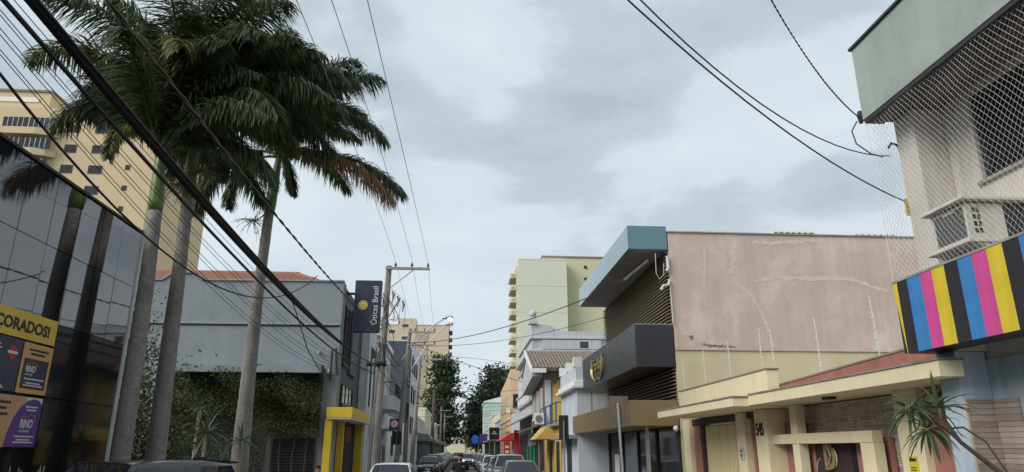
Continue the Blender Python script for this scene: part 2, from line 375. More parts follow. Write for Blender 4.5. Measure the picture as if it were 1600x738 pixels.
# far, projecting eave; near eave; their dark flashing
box('eave', M_yel, yh, 5.0, 6.4, 12.72, 17.75, 2.68, 2.84, bevel=.008)
box('eave_flashing', M_cap, yh, 4.985, 6.4, 12.7, 17.77, 2.843, 2.872)
e_ = MB().box(5.3, 5.585, 7.4, 12.716, 2.70, 2.875).box(5.585, 6.4, 7.87, 12.716, 2.70, 2.875); e_.build('eave', M_yel, yh)
box('eave_flashing', M_cap, yh, 5.285, 5.6, 7.39, 12.69, 2.878, 2.905)
box('soffit_lamp', M_dark, yh, 5.6, 5.72, 10.4, 10.62, 2.66, 2.699)
box('yellow_parapet', M_yel, yh, 5.8, 6.04, 12.95, 18.4, 2.875, 3.38, bevel=.008)
box('parapet_cap', M_cap, yh, 5.785, 6.055, 12.93, 18.42, 3.383, 3.412)
MB().hexa([(6.06, 7.95, 2.88), (6.3, 7.95, 2.88), (6.3, 13.45, 2.88), (6.06, 13.45, 2.88), (6.06, 7.95, 3.26), (6.3, 7.95, 3.26), (6.3, 13.45, 3.08), (6.06, 13.45, 3.08)]).build('red_parapet', M_brick, yh)
MB().hexa([(6.045, 7.95, 3.262), (6.315, 7.95, 3.262), (6.315, 13.46, 3.082), (6.045, 13.46, 3.082), (6.045, 7.95, 3.287), (6.315, 7.95, 3.287), (6.315, 13.46, 3.107), (6.045, 13.46, 3.107)]).build('parapet_cap', M_cap, yh)
box('flat_roof', M_conc, yh, 6.32, 14, 7.95, 18.95, 2.852, 2.9)
# stone-strip cladding (too many thin strips to pick apart)
M_stone = [mat('stone_strip_%d' % i, c, .85, .2, 6, bump=.5, bscale=30) for i, c in enumerate(((.52, .45, .38), (.58, .51, .43), (.46, .40, .34), (.55, .48, .41)))]
box('stone_backing', M_cap, yh, 6.32, 6.418, 8.85, 13.3, 0, 2.69)
mbs = [MB() for _ in range(4)]
z = .15
while z < 2.66:
    h = random.uniform(.026, .048); y = 8.86 + random.uniform(0, .2)
    while y < 13.29:
        l = min(random.uniform(.25, .85), 13.29 - y)
        mbs[random.randrange(4)].box(6.318 - random.uniform(.01, .035), 6.318, y, y + l - .004, z, z + h - .004); y += l
    z += h
for i in range(4):
    o = mbs[i].build('stone_strips', M_stone[i], yh); o['kind'] = 'stuff'
box('beam', M_yel, yh, 5.95, 6.12, 10.0, 13.295, 2.02, 2.19, bevel=.008)
box('post', M_yel, yh, 5.955, 6.115, 12.27, 12.52, 2.193, 2.697); box('post', M_yel, yh, 5.955, 6.115, 12.27, 12.52, 0, 2.017)
box('post', M_yel, yh, 5.952, 6.11, 9.98, 10.33, 0, 2.017)
box('maroon_panel', M_mar, yh, 6.2, 6.27, 12.53, 13.29, 0, 2.4)
box('maroon_panel', M_mar, yh, 6.2, 6.27, 12.2, 12.49, 0, 2.1)
box('maroon_panel', M_mar, yh, 6.2, 6.27, 9.99, 10.89, 0, 2.1)
box('panel_edge', M_void, yh, 6.2, 6.265, 10.893, 11.047, 0, 2.1)
box('crest_panel', M_dbrown, yh, 6.2, 6.26, 11.05, 12.197, 0, 2.1)
M_gold = mat('gold_metal', (.42, .33, .15), .4, .15, 8, metal=.5)
cr = text('D', M_gold, yh, (6.195, 11.82, 1.6), -PY, PZ, w=.36, h=.40, bold=.035, depth=.05, name='crest_letter')
M_sil = mat('brushed_silver', (.6, .58, .55), .35, .1, 8, metal=.6)
MB().tube([(6.12, 12.05, 1.60), (6.12, 12.0, 1.72), (6.12, 11.9, 1.78)], .010, 5).build('crest_flourish', M_sil, yh)
MB().tube([(6.12, 11.74, 1.66), (6.12, 11.62, 1.72), (6.12, 11.56, 1.82), (6.12, 11.64, 2.02), (6.12, 11.56, 2.06), (6.12, 11.52, 1.98)], .010, 5).build('crest_flourish', M_sil, yh)
MB().tube([(6.12, 11.44, 1.94), (6.12, 11.38, 1.86), (6.12, 11.37, 1.74), (6.12, 11.41, 1.66)], .010, 5).build('crest_flourish', M_sil, yh)
box('corner_pillar', M_yel, yh, 5.95, 6.31, 8.85, 9.36, 0, 2.697)
box('maroon_panel', M_mar, yh, 6.05, 6.41, 8.0, 8.847, 0, 2.697)
yn = box('yellow_notice', mat('notice_yellow', (.62, .50, .03), .6), yh, 5.935, 5.948, 9.02, 9.2, 1.62, 1.84)
box('print_line', M_dark, yn, 5.932, 5.9345, 9.04, 9.18, 1.775, 1.815)
for zz in (1.66, 1.69): box('print_line', M_dark, yn, 5.932, 5.9345, 9.05, 9.17, zz, zz + .012)
MB().tube([(6.04, 8.45, 2.69), (6.0, 8.5, 2.6)], .02, 6).build('lamp_stem', M_steel, yh)
MB().ball((5.96, 8.52, 2.54), .09, .12, .05).build('outdoor_lamp', mat('lamp_cover', (.5, .5, .5), .4), yh, smooth=True)
# electric fence posts
fp0 = None
for (bx, by, tx, ty, X, n) in ((1070, 607, 1065, 562, 5.92, 'above the left end of the yellow parapet'), (1103, 600, 1098, 549, 5.92, 'second from the left on the yellow parapet'), (1142, 588, 1136, 533, 5.92, 'third from the left on the yellow parapet'),
                           (1191, 573, 1186, 513, 5.92, 'at the near corner of the yellow parapet'), (1213, 588, 1202, 524, 6.18, 'at the left end of the red parapet'), (1283, 572, 1271, 497, 6.18, 'at the middle of the red parapet'), (1374, 550, 1357, 463, 6.18, 'nearest the striped shop on the red parapet')):
    a = atX(bx, by, X); zb = 3.412 if X < 6 else 3.107 + (13.46 - a.y) * .0327
    a.z = zb; b = atX(tx, ty, X); hgt = b.z - a.z
    t = thing('fence_post', a, 'thin white electric fence post ' + n, 'fence post', 'electric fence posts on the yellow house')
    MB().tube([a, a + Vector((0, (b.y - a.y) * .6, hgt))], .009, 6).build('rod', mat('white_rod', (.62, .62, .6), .5, .05, 5), t, at=a)
    for i in range(6):
        f_ = .12 + .86 * i / 5; p = a + Vector((0, (b.y - a.y) * .6 * f_, hgt * f_))
        MB().tube([p + Vector((0, .05, 0)), p + Vector((0, -.012, 0))], .014, 6).build('insulator', mat('white_rod', (.6, .6, .6)), t)

# ================================================================== RIGHT: shop with teal awning and pink side wall
M_pink = mat('faded_pink_plaster', (.535, .425, .365), .85, .07, .8, streak=.12, stain=(.66, .58, .53), stain_amt=.6, stain_scale=.8)
M_yside = mat('ochre_side_wall', (.56, .495, .32), .85, .07, 1, stain=(.52, .41, .22), stain_amt=.3, stain_scale=.6)
M_teal = mat('teal_metal', (.08, .19, .225), .2, .07, 1.2, streak=.1, metal=.0, spec=.7, coat=.6)
M_slat = mat('bronze_slat', (.25, .195, .125), .5, .2, 3, metal=.25)
M_blk = mat('black_sign_panel', (.028, .028, .032), .35, .1, 2, spec=.5)
M_gcan = mat('bronze_canopy', (.24, .175, .085), .5, .08, 1, metal=.2)
ts = thing('optician_shop', (8, 23, 0), 'shop with teal roof awning, bronze slatted front, black sign box and faded pink side wall', 'building')
box('pink_side_wall', M_pink, ts, 6.0, 14.2, 19.08, 19.3, 4.6, 8.05)
M_rep = mat('pale_filler', (.59, .50, .445), .9, .1, 5, stain=(.545, .44, .38), stain_amt=.8, stain_scale=4)
M_mould = mat('black_mould', (.17, .15, .14), .9, .3, 8, stain=(.4, .33, .29), stain_amt=.9, stain_scale=6)
def smear(m, pix, w, name, Yw=19.076, seed=1):
    # trowelled filler or mould: a ragged ribbon of broken patches standing a few mm off the wall
    rd_ = random.Random(seed); pts = [atY(x, y, Yw) for x, y in pix]; up_, dn = [], []
    for i in range(len(pts) - 1):
        for k in range(9):
            p = pts[i].lerp(pts[i + 1], k / 9); d = (pts[i + 1] - pts[i]).normalized(); n = Vector((-d.z, 0, d.x)); j = w * rd_.uniform(.15, 1.0)
            up_.append(p + n * j); dn.append(p - n * w * rd_.uniform(.15, 1.0))
    n = len(up_); v = up_ + dn + [q + Vector((0, .003, 0)) for q in up_ + dn]
    f = [(i, i + 1, n + i + 1, n + i) for i in range(n - 1)]
    return MB().add(v, f).build(name, m, ts)
smear(M_rep, [(1155, 447), (1175, 462), (1190, 490), (1203, 520), (1210, 548)], .075, 'plaster_repair', seed=1)
smear(M_rep, [(1180, 440), (1215, 434), (1262, 436), (1300, 435), (1335, 438), (1360, 448), (1392, 454)], .09, 'plaster_repair', seed=2)
smear(M_rep, [(1176, 378), (1205, 381), (1260, 376), (1300, 379)], .09, 'plaster_repair', seed=3)
smear(M_rep, [(1100, 385), (1101, 420), (1099, 450)], .06, 'plaster_repair', seed=4)
smear(M_rep, [(1146, 392), (1144, 415), (1141, 430)], .12, 'plaster_repair', seed=5)
smear(M_rep, [(1144, 480), (1150, 500), (1148, 530)], .12, 'plaster_repair', seed=6)
smear(M_rep, [(1062, 515), (1085, 525), (1105, 530)], .2, 'plaster_repair', seed=7)
smear(M_mould, [(1079, 524), (1083, 531)], .09, 'mould_stain', Yw=19.072, seed=8); smear(M_mould, [(1096, 537), (1108, 540), (1128, 541), (1152, 542)], .05, 'mould_stain', Yw=19.072, seed=9)
box('wall_coping', M_conc, ts, 5.97, 14.25, 19.04, 19.34, 8.053, 8.09)
box('ochre_side_wall', M_yside, ts, 6.0, 14.2, 19.12, 19.3, 0, 4.596)
box('core_wall', M_dbrown, ts, 6.04, 14.2, 19.303, 28.4, 0, 8.0)
sl = None
zs = [5.36 + .1 * i for i in range(22)] + [3.27 + .1 * i for i in range(9)]
for z in zs:
    if sl is None:
        sl = MB().hexa([(5.90, 19.16, z - .03), (6.02, 19.16, z), (6.02, 28.35, z), (5.90, 28.35, z - .03), (5.90, 19.16, z - .005), (6.02, 19.16, z + .03), (6.02, 28.35, z + .03), (5.90, 28.35, z - .005)]).build('slat', M_slat, ts); z0s = z; base_s = WLOC[sl].copy()
    else: share(sl, ts, base_s + Vector((0, 0, z - z0s)))
aw = box('roof_awning', M_teal, ts, 4.8, 5.97, 19.08, 27.6, 7.52, 8.24, bevel=.01)
box('awning_soffit', mat('stained_soffit', (.20, .175, .16), .8, .2, 1.2, stain=(.30, .33, .34), stain_amt=.6), aw, 4.84, 5.96, 19.12, 27.56, 7.495, 7.517)
MB().tube([(5.45, 22.4, 7.43), (5.6, 20.0, 7.43)], .05, 8).build('light_fitting', mat('fluorescent_tube', (.5, .49, .46), .4), aw)
sg = box('sign_box', M_blk, ts, 4.87, 5.97, 19.09, 27.7, 4.12, 5.31, bevel=.01)
box('sign_box_trim', M_steel, sg, 4.86, 5.96, 19.1, 27.72, 5.313, 5.33)
# gold script emblem between two laurel sprays
text('Farkai', M_gold, sg, (4.862, 25.35, 4.62), -PY, PZ, w=1.5, h=.42, bold=.0, depth=.04, shear=.2)
lw = MB()
for s_, yc in ((1, 25.5), (-1, 23.75)):
    pts = [(4.84, yc - s_ * .35, 4.32), (4.84, yc - s_ * .1, 4.40), (4.84, yc + s_ * .05, 4.55), (4.84, yc + s_ * .1, 4.75), (4.84, yc + s_ * .06, 4.98), (4.84, yc - s_ * .02, 5.12)]
    lw.tube(pts, [.02, .05, .07, .065, .045, .015], 5)
    for k in range(1, 5): lw.tube([pts[k], (4.83, pts[k][1] + s_ * .12, pts[k][2] + .1)], [.03, .008], 4)
lw.tube([(4.845, 25.2, 4.33), (4.845, 25.0, 4.27), (4.845, 24.8, 4.33), (4.845, 24.6, 4.3), (4.845, 24.4, 4.33), (4.845, 24.2, 4.27), (4.845, 24.0, 4.33)], .022, 5)
lw.build('laurel', M_gold, sg)
cn = box('street_canopy', M_gcan, ts, 4.65, 5.97, 19.1, 29.2, 2.54, 3.22, bevel=.01)
for y in (19.15, 21.4, 23.7, 26.0, 28.3): box('mullion', M_dark, ts, 5.93, 6.03, y, y + .09, 0, 2.53)
for a, b in ((19.25, 21.39), (21.5, 23.69), (23.8, 25.99), (26.1, 28.29)): box('shop_window', M_glassdark, ts, 5.985, 6.0, a, b, .1, 2.5)
box('display_poster', M_white, ts, 5.975, 5.983, 26.7, 27.5, .9, 1.75)
box('steel_column', M_steel, ts, 5.2, 5.29, 19.75, 19.84, .13, 2.537)
MB().ball((5.85, 19.05, 2.47), .075).build('camera_dome', M_white, ts, smooth=True)
pv = MB().tube([(5.93, 19.02, 7.3), (5.93, 19.02, 6.95), (5.88, 19.0, 6.85)], .045, 8); pv.tube([(5.95, 19.02, 6.6), (5.9, 19.0, 6.45), (5.75, 19.0, 6.42), (5.68, 19.02, 6.3)], .04, 8)
pv.tube([(5.96, 19.03, 6.6), (5.97, 19.04, 5.9), (5.98, 19.04, 5.35)], .02, 6); pv.tube([(5.6, 19.1, 7.4), (5.58, 19.05, 6.8), (5.66, 19.05, 6.62), (5.8, 19.05, 6.75), (5.82, 19.05, 7.1)], .01, 5)
pv.build('drain_pipe', mat('pvc_white', (.55, .55, .53), .5, .15, 5), ts)
for x0, x1, h in ((9.5, 10.6, .26), (12.05, 13.2, .24)):
    rm = thing('roof_vent', ((x0 + x1) / 2, 20, 8.0), 'low white vent with corrugated cover on the pink-walled roof, ' + ('left one' if x0 < 11 else 'right one'), 'roof vent', 'vents on the pink-walled roof')
    MB().prism([(x0 - .55, 8.0), (x1, 8.0), (x1, 8.0 + h - .05), (x0, 8.0 + h - .05)], 'y', 19.5, 21).build('vent_housing', M_white, rm)
    pts = [(x0 - .1 + i * (x1 - x0 + .2) / 28, 8.0 + h + (.03 if i % 4 in (1, 2) else 0)) for i in range(29)]
    MB().prism(pts + [(p[0], p[1] - .04) for p in reversed(pts)], 'y', 19.4, 21.1).build('corrugated_cover', M_white, rm)

# ================================================================== RIGHT: houses farther down the street
M_wblue = mat('blue_white_wall', (.55, .60, .65), .8, .08, 1.2, streak=.2)
M_lgrey = mat('pale_grey_wall', (.50, .52, .54), .8, .08, 1, streak=.25, stain=(.36, .37, .38), stain_amt=.4)
M_ylw2 = mat('strong_yellow_wall', (.66, .46, .11), .8, .09, 1.5, streak=.2)
M_brn = mat('brown_rose_wall', (.20, .115, .10), .85, .1, 1.5)
M_oldpl = mat('old_bare_plaster', (.27, .205, .16), .9, .25, 2.5, stain=(.15, .11, .09), stain_amt=.7, stain_scale=2)
M_tile = mat('grey_old_tile', (.20, .165, .14), .9, .3, 4)
M_rtile = mat('terracotta_tile', (.32, .15, .10), .85, .28, 5, stain=(.22, .12, .09), stain_amt=.6, stain_scale=3)
M_bluep = mat('blue_railing_paint', (.06, .10, .24), .5, .1, 4)
M_green = mat('green_shutter', (.03, .27, .12), .5, .1, 3)
M_red = mat('red_paint', (.50, .035, .04), .6, .1, 3)
M_sheet = mat('grey_sheet_roof', (.22, .22, .22), .6, .2, 2, metal=.3)
M_ptower = mat('pale_olive_tower', (.60, .62, .51), .85, .04, .08, streak=.02)
M_ptower2 = mat('tower_cream', (.62, .56, .40), .85, .05, .2)
M_peach = mat('peach_wall', (.62, .46, .29), .85, .07, .6, streak=.15)
M_mint = mat('mint_wall', (.47, .60, .52), .85, .07, .5, streak=.15)

def window(parent, axis, c, a0, a1, z0, z1, out, frame=M_white, fw=.07, mull=1, glass=M_glassdark, sill=True, name='window'):
    """window unit on a wall: axis 'x' -> wall plane x=c (spans y), 'y' -> wall plane y=c (spans x); out = -1/+1 towards the viewer side"""
    mb = MB()
    def bb(m_, a, b, za, zb, d0, d1):
        lo, hi = sorted((c + out * d0, c + out * d1))
        if axis == 'x': m_.box(lo, hi, a, b, za, zb)
        else: m_.box(a, b, lo, hi, za, zb)
    bb(mb, a0, a0 + fw, z0, z1, .003, .05); bb(mb, a1 - fw, a1, z0, z1, .003, .05); bb(mb, a0 + fw, a1 - fw, z0, z0 + fw, .003, .05); bb(mb, a0 + fw, a1 - fw, z1 - fw, z1, .003, .05)
    for i in range(mull):
        p = a0 + (a1 - a0) * (i + 1) / (mull + 1); bb(mb, p - .02, p + .02, z0 + fw, z1 - fw, .004, .04)
    f = mb.build(name, frame, parent)
    for i in range(mull + 1):
        l = a0 + fw + (a1 - a0 - 2 * fw) * i / (mull + 1); r_ = a0 + fw + (a1 - a0 - 2 * fw) * (i + 1) / (mull + 1)
        g = MB(); bb(g, l + .012, r_ - .012, z0 + fw + .002, z1 - fw - .002, .002, .014); g.build('pane', glass, f)
    if sill:
        s_ = MB(); bb(s_, a0 - .06, a1 + .06, z0 - .07, z0 - .003, .003, .11); s_.build('sill', frame, f)
    return f

# D: pale blue-white house, stands out to the pavement
d_ = thing('pale_blue_house', (6.5, 31, 0), 'pale blue-white low house with moulded cornice beside the bronze canopy', 'house')
box('wall', M_wblue, d_, 4.74, 10, 28.5, 33, 0, 4.3)
box('cornice', M_white, d_, 4.5, 10, 28.3, 33.1, 4.303, 4.45, bevel=.03); box('cornice', M_white, d_, 4.6, 10, 28.4, 33.05, 4.453, 4.62, bevel=.03)
box('parapet', M_wblue, d_, 4.72, 10, 28.52, 33, 4.623, 5.2)
for y in (28.55, 30.6, 32.6): box('parapet_post', M_white, d_, 4.66, 5.0, y, y + .35, 5.203, 5.6)
box('door', M_dark, d_, 4.715, 4.737, 30.2, 31.4, .13, 2.4)
window(d_, 'x', 4.74, 31.7, 32.6, .9, 2.3, -1)
MB().tube([(5.3, 28.47, 3.1), (5.3, 28.47, 4.2)], .012, 5).build('downpipe', M_steel, d_)
MB().ball((5.35, 28.44, 3.25), .07).build('wall_lamp', M_dark, d_, smooth=True)
box('shop_ledge', M_conc, d_, 4.2, 4.735, 28.52, 32.9, 2.35, 2.5)
# E: yellow shop with blue terrace railing
e_ = thing('yellow_terrace_shop', (6.5, 36, 0), 'yellow shop with blue railed roof terrace and sloping yellow awning', 'building')
box('wall', M_ylw2, e_, 4.7, 10, 33.1, 39.5, 0, 3.0)
box('terrace_slab', M_conc, e_, 4.45, 10, 33.1, 39.5, 3.003, 3.12)
rl = MB()
for y in (33.2, 35.2, 37.3, 39.4): rl.box(4.48, 4.55, y, y + .07, 3.123, 4.1)
rl.box(4.485, 4.545, 33.27, 39.4, 4.03, 4.085).box(4.49, 4.54, 33.27, 39.4, 3.2, 3.24)
rl.box(4.55, 6.8, 33.21, 33.26, 4.03, 4.085); rl.box(4.55, 6.8, 33.21, 33.26, 3.2, 3.24)
for i in range(7): rl.box(4.8 + .3 * i, 4.83 + .3 * i, 33.22, 33.25, 3.243, 4.027)
rl.build('railing', M_bluep, e_)
MB().hexa([(3.75, 35.2, 2.42), (4.69, 35.2, 2.42), (4.69, 38.2, 2.42), (3.75, 38.2, 2.42), (4.3, 35.2, 3.0), (4.69, 35.2, 3.0), (4.69, 38.2, 3.0), (4.3, 38.2, 3.0)]).build('awning', mat('ochre_canvas', (.60, .40, .12), .8), e_)
for y in (33.6, 36.3): box('door', M_dark, e_, 4.66, 4.697, y, y + .9, .13, 2.3)
box('terrace_post', M_bluep, e_, 5.9, 6.05, 36.0, 36.2, 3.123, 6.0)
st = MB(); st.box(6.1, 6.16, 38.9, 38.96, 3.123, 6.2).box(6.5, 6.56, 38.9, 38.96, 3.123, 6.2)
for i in range(9): st.box(6.16, 6.5, 38.91, 38.95, 3.4 + .3 * i, 3.45 + .3 * i)
st.build('ladder', M_bluep, e_)
lr = MB()
for i in range(7):
    for k in range(9): lr.tube([(6.0 + k * .2, 35.0 - .0 + i * .28, 4.2 + i * .13), (6.0 + k * .2, 35.32 + i * .28, 4.2 + (i + 1) * .13)], [.1, .085], 6)
o = lr.build('roof_tiles', M_rtile, e_); o['kind'] = 'stuff'
box('tile_bed', M_oldpl, e_, 5.9, 8, 34.9, 37.2, 3.123, 4.12)
# F: brown house with tiled roof, bare plaster side
f_ = thing('brown_gabled_house', (7, 43, 0), 'brown-rose two-storey house with old tiled roof and bare plaster side wall', 'house')
box('wall', M_brn, f_, 4.7, 10, 39.62, 46, 0, 6.25)
box('plaster_side', M_oldpl, f_, 4.72, 9.9, 39.55, 39.617, 3.13, 6.56)
MB().prism([(5.2, 3.13), (5.98, 3.13), (5.98, 5.55), (5.93, 6.02), (5.72, 6.08), (5.62, 5.75), (5.5, 5.7), (5.42, 5.5), (5.2, 5.45)], 'y', 39.535, 39.548).build('yellow_render_patch', M_ylw2, f_)
box('side_door', M_wblue, f_, 4.76, 5.1, 39.5, 39.545, 3.13, 5.7)
rf = MB().prism([(38.8, 6.28), (42.9, 7.75), (46.3, 6.5), (46.3, 6.38), (42.9, 7.6), (38.8, 6.14)], 'x', 4.03, 10).build('roof', M_tile, f_)
tl = MB()
for k in range(30):
    x = 4.05 + k * .2
    for i in range(8): tl.tube([(x, 38.75 + i * .52, 6.27 + i * .186), (x, 39.3 + i * .52, 6.47 + i * .186)], [.095, .08], 6)
o = tl.build('roof_tiles', M_tile, rf); o['kind'] = 'stuff'
MB().hexa([(3.9, 38.75, 6.02), (4.03, 38.75, 6.02), (4.03, 43, 7.55), (3.9, 43, 7.55), (3.9, 38.75, 6.28), (4.03, 38.75, 6.28), (4.03, 43, 7.83), (3.9, 43, 7.83)]).build('bargeboard', M_white, rf)
box('eave_board', M_white, rf, 4.04, 4.75, 38.7, 38.79, 6.02, 6.26)
MB().prism([(39.6, 6.2), (42.8, 7.4), (46, 6.3), (46, 5.3), (39.6, 5.9)], 'x', 4.06, 4.68).build('soffit', M_lgrey, rf)
for y in (40.2, 42.2, 44.2): window(f_, 'x', 4.7, y, y + 1.1, 3.7, 5.3, -1)
ac2 = thing('wall_air_conditioner', (4.5, 39.9, 3.3), 'white outdoor air conditioner with round fan grille on the brown house', 'air conditioner')
box('casing', M_white, ac2, 4.15, 4.66, 39.2, 39.5, 3.25, 3.85, bevel=.02)
MB().tube([(4.37, 39.195, 3.55), (4.37, 39.18, 3.55)], .2, 16).build('fan_grille', M_grille, ac2)
box('bracket', M_steel, ac2, 4.15, 4.69, 39.3, 39.36, 3.19, 3.247)
box('street_door', M_dark, f_, 4.66, 4.697, 40.0, 41.3, .13, 2.6)
box('pink_column', mat('salmon_column', (.42, .2, .16), .8), f_, 4.6, 4.697, 41.4, 41.9, .13, 2.75)
box('street_door', M_dark, f_, 4.66, 4.697, 42.0, 43.0, .13, 2.6)
MB().hexa([(3.7, 40.0, 2.95), (4.69, 40.0, 3.28), (4.69, 46, 3.28), (3.7, 46, 2.95), (3.7, 40.0, 3.01), (4.69, 40.0, 3.34), (4.69, 46, 3.34), (3.7, 46, 3.01)]).build('sheet_awning', mat('brown_awning', (.17, .15, .13), .7), f_)
gs = MB()
for i in range(20): gs.box(4.62 - .02 * (i % 2), 4.66, 43.2, 49.4, .14 + .1 * i, .235 + .1 * i)
gs.build('green_shutter', M_green, f_)
for y in (43.2, 45.2, 47.3, 49.3): box('shutter_guide', M_dark, f_, 4.56, 4.6, y, y + .12, .13, 2.2)
box('shutter_head', M_lgrey, f_, 4.6, 4.66, 43.2, 45.98, 2.2, 2.9)
# G: white neoclassical building
g_ = thing('white_moulded_building', (7.5, 51, 0), 'tall pale grey building with moulded cornices, curved parapet and corner urn', 'building')
box('wall', M_lgrey, g_, 4.72, 14, 46.02, 56, 0, 9.0)
for z, o_, h in ((8.0, .34, .14), (8.145, .22, .14), (7.3, .16, .12), (5.6, .28, .16), (4.9, .18, .12), (9.003, .14, .16)): box('cornice', M_lgrey, g_, 4.72 - o_, 14, 45.98 - min(o_, .1), 56 + o_ * .3, z, z + h, bevel=.03)
box('side_panel', M_lgrey, g_, 5.4, 9.4, 45.92, 46.0, 8.34, 8.95)
for k in range(5):
    y = 46.5 + k * 1.9
    window(g_, 'x', 4.72, y, y + 1.1, 5.85, 7.2, -1, frame=M_white); box('pilaster', M_white, g_, 4.6, 4.715, y + 1.25, y + 1.6, 5.77, 7.29)
    box('balustrade_panel', M_white, g_, 4.5, 4.715, y, y + 1.2, 5.03, 5.58)
MB().prism([(4.72, 9.17), (14, 9.17), (14, 9.6), (7.2, 9.55), (6.4, 9.65), (5.9, 9.95), (5.3, 10.0), (4.72, 10.0)], 'y', 46.0, 46.3).build('curved_parapet', M_lgrey, g_)
box('parapet', M_lgrey, g_, 4.74, 5.0, 46.31, 56, 9.17, 9.9)
MB().box(4.5, 5.1, 45.85, 46.45, 10.003, 10.25).box(4.6, 5.0, 45.95, 46.35, 10.25, 10.5).ball((4.8, 46.15, 10.72), .27).build('corner_urn', M_lgrey, g_, bevel=.02)
box('terrace_roof', mat('pale_roof', (.55, .50, .43), .8), g_, 5.1, 14, 46.4, 56, 9.1, 9.2)
box('side_window', M_glassdark, g_, 7.95, 8.5, 45.905, 45.918, 8.42, 8.85)
box('shopfront', M_dark, g_, 4.68, 4.717, 49.6, 55.5, .13, 3.0)
MB().hexa([(3.4, 46.1, 3.45), (4.69, 46.1, 4.1), (4.69, 56, 4.1), (3.4, 56, 3.45), (3.4, 46.1, 3.53), (4.69, 46.1, 4.18), (4.69, 56, 4.18), (3.4, 56, 3.53)]).build('sheet_awning', M_sheet, g_)
# red shop below, H peach building
r_ = thing('red_shop', (6, 60, 0), 'low shop with red pillars and red canvas awning behind the parked cars', 'building')
box('wall', M_lgrey, r_, 4.75, 12, 56.2, 65.8, 0, 5)
MB().hexa([(3.3, 57, 2.65), (4.7, 57, 2.65), (4.7, 65, 2.65), (3.3, 65, 2.65), (4.1, 57, 3.2), (4.7, 57, 3.2), (4.7, 65, 3.2), (4.1, 65, 3.2)]).build('awning', M_red, r_)
for x0, x1, y in ((3.5, 4.0, 54.4), (4.3, 4.7, 54.4)): box('red_pillar', M_red, r_, x0, x1, y + 1.9, y + 2.2, .13, 3.4 if x0 > 4 else 2.6)
for k in range(5): box('pillar_print', M_white, r_, 3.6, 3.9, 56.28, 56.297, .6 + .36 * k, .78 + .36 * k)
h_ = thing('peach_building', (8, 74, 0), 'peach building with barred side window below the balcony tower', 'building')
MB().prism([(66, 0), (82, 0), (82, 8.3), (74, 8.6), (66, 9.2)], 'x', 4.7, 16).build('wall', M_peach, h_)
window(h_, 'y', 66, 4.95, 5.55, 5.75, 6.9, -1, frame=M_dark, mull=2)
for y in (68, 71, 74, 77): window(h_, 'x', 4.7, y, y + 1.4, 5.6, 7.0, -1, frame=M_ptower2)
box('belt_course', M_ptower2, h_, 4.62, 4.697, 66, 82, 4.6, 4.8)
box('blue_white_plaque', M_white, h_, 4.3, 4.61, 65.7, 65.9, 5.2, 5.6)
box('green_shopfront', mat('dull_green', (.12, .2, .13), .7), h_, 4.66, 4.697, 66.5, 73, .13, 3.6)
for k, (y0, y1, hz, c) in enumerate(((82.2, 95, 5.2, M_lgrey), (95.2, 112, 6.4, M_ptower2), (112.2, 132, 5.0, M_wblue))):
    q_ = thing('low_shop', (7, (y0 + y1) / 2, 0), ('pale grey', 'cream', 'blue-white')[k] + ' low shop along the right side between peach and mint buildings', 'building', 'low shops far down the right side')
    box('wall', c, q_, 4.72, 14, y0, y1, 0, hz); box('parapet', M_white, q_, 4.62, 14, y0 - .02, y1 + .02, hz + .003, hz + .25)
    box('canopy', M_sheet, q_, 3.6, 4.71, y0 + .5, y1 - .5, 2.9, 3.1)
    box('shopfront', M_dark, q_, 4.68, 4.715, y0 + .8, y1 - .8, .13, 2.88)
    for i in range(3): window(q_, 'x', 4.72, y0 + 1.5 + i * 3.5, y0 + 3 + i * 3.5, 3.5, 4.7, -1)
m_ = thing('mint_building', (7, 138, 0), 'mint green building with shallow roof in front of the dark trees', 'building')
box('wall', M_mint, m_, 4.7, 11, 133, 146, 0, 10.4)
MB().prism([(4.5, 10.403), (11.2, 10.403), (11.2, 10.6), (8.2, 11.6), (4.5, 10.6)], 'y', 132.8, 146.2).build('roof', M_white, m_)
for i in range(2):
    for z in (3.8, 7.2): window(m_, 'x', 4.7, 135 + i * 5, 137 + i * 5, z, z + 1.8, -1)
# pale tower with balconies
t_ = thing('balcony_tower', (22, 156, 0), 'tall pale olive apartment tower with stacked rounded balconies on its street side', 'apartment tower')
box('side_wall', M_ptower, t_, 12.4, 23.4, 150, 166, 0, 43.2)
MB().box(18.3, 36, 153, 168, 0, 44.4).build('rear_block', mat('tower_olive_dark', (.56, .54, .36), .85, .04, .1, streak=.06), t_)
box('roof_coping', M_cap, t_, 18.1, 36.2, 152.8, 168.2, 44.403, 44.75)
for z in range(6, 44, 6): box('floor_joint', M_ptower2, t_, 12.42, 23.38, 149.96, 149.997, z + .9, z + 1.0)
for k in range(4): MB().tube([(28.2, 152.98, 42.2 - 2.8 * k), (28.2, 152.8, 42.2 - 2.8 * k)], .38, 14).build('round_vent', M_dark, t_)
box('street_wall', M_ptower2, t_, 12.0, 12.397, 150.4, 166, 0, 41.5)
M_bal = mat('balcony_cream', (.60, .55, .42), .8, .06, .5)
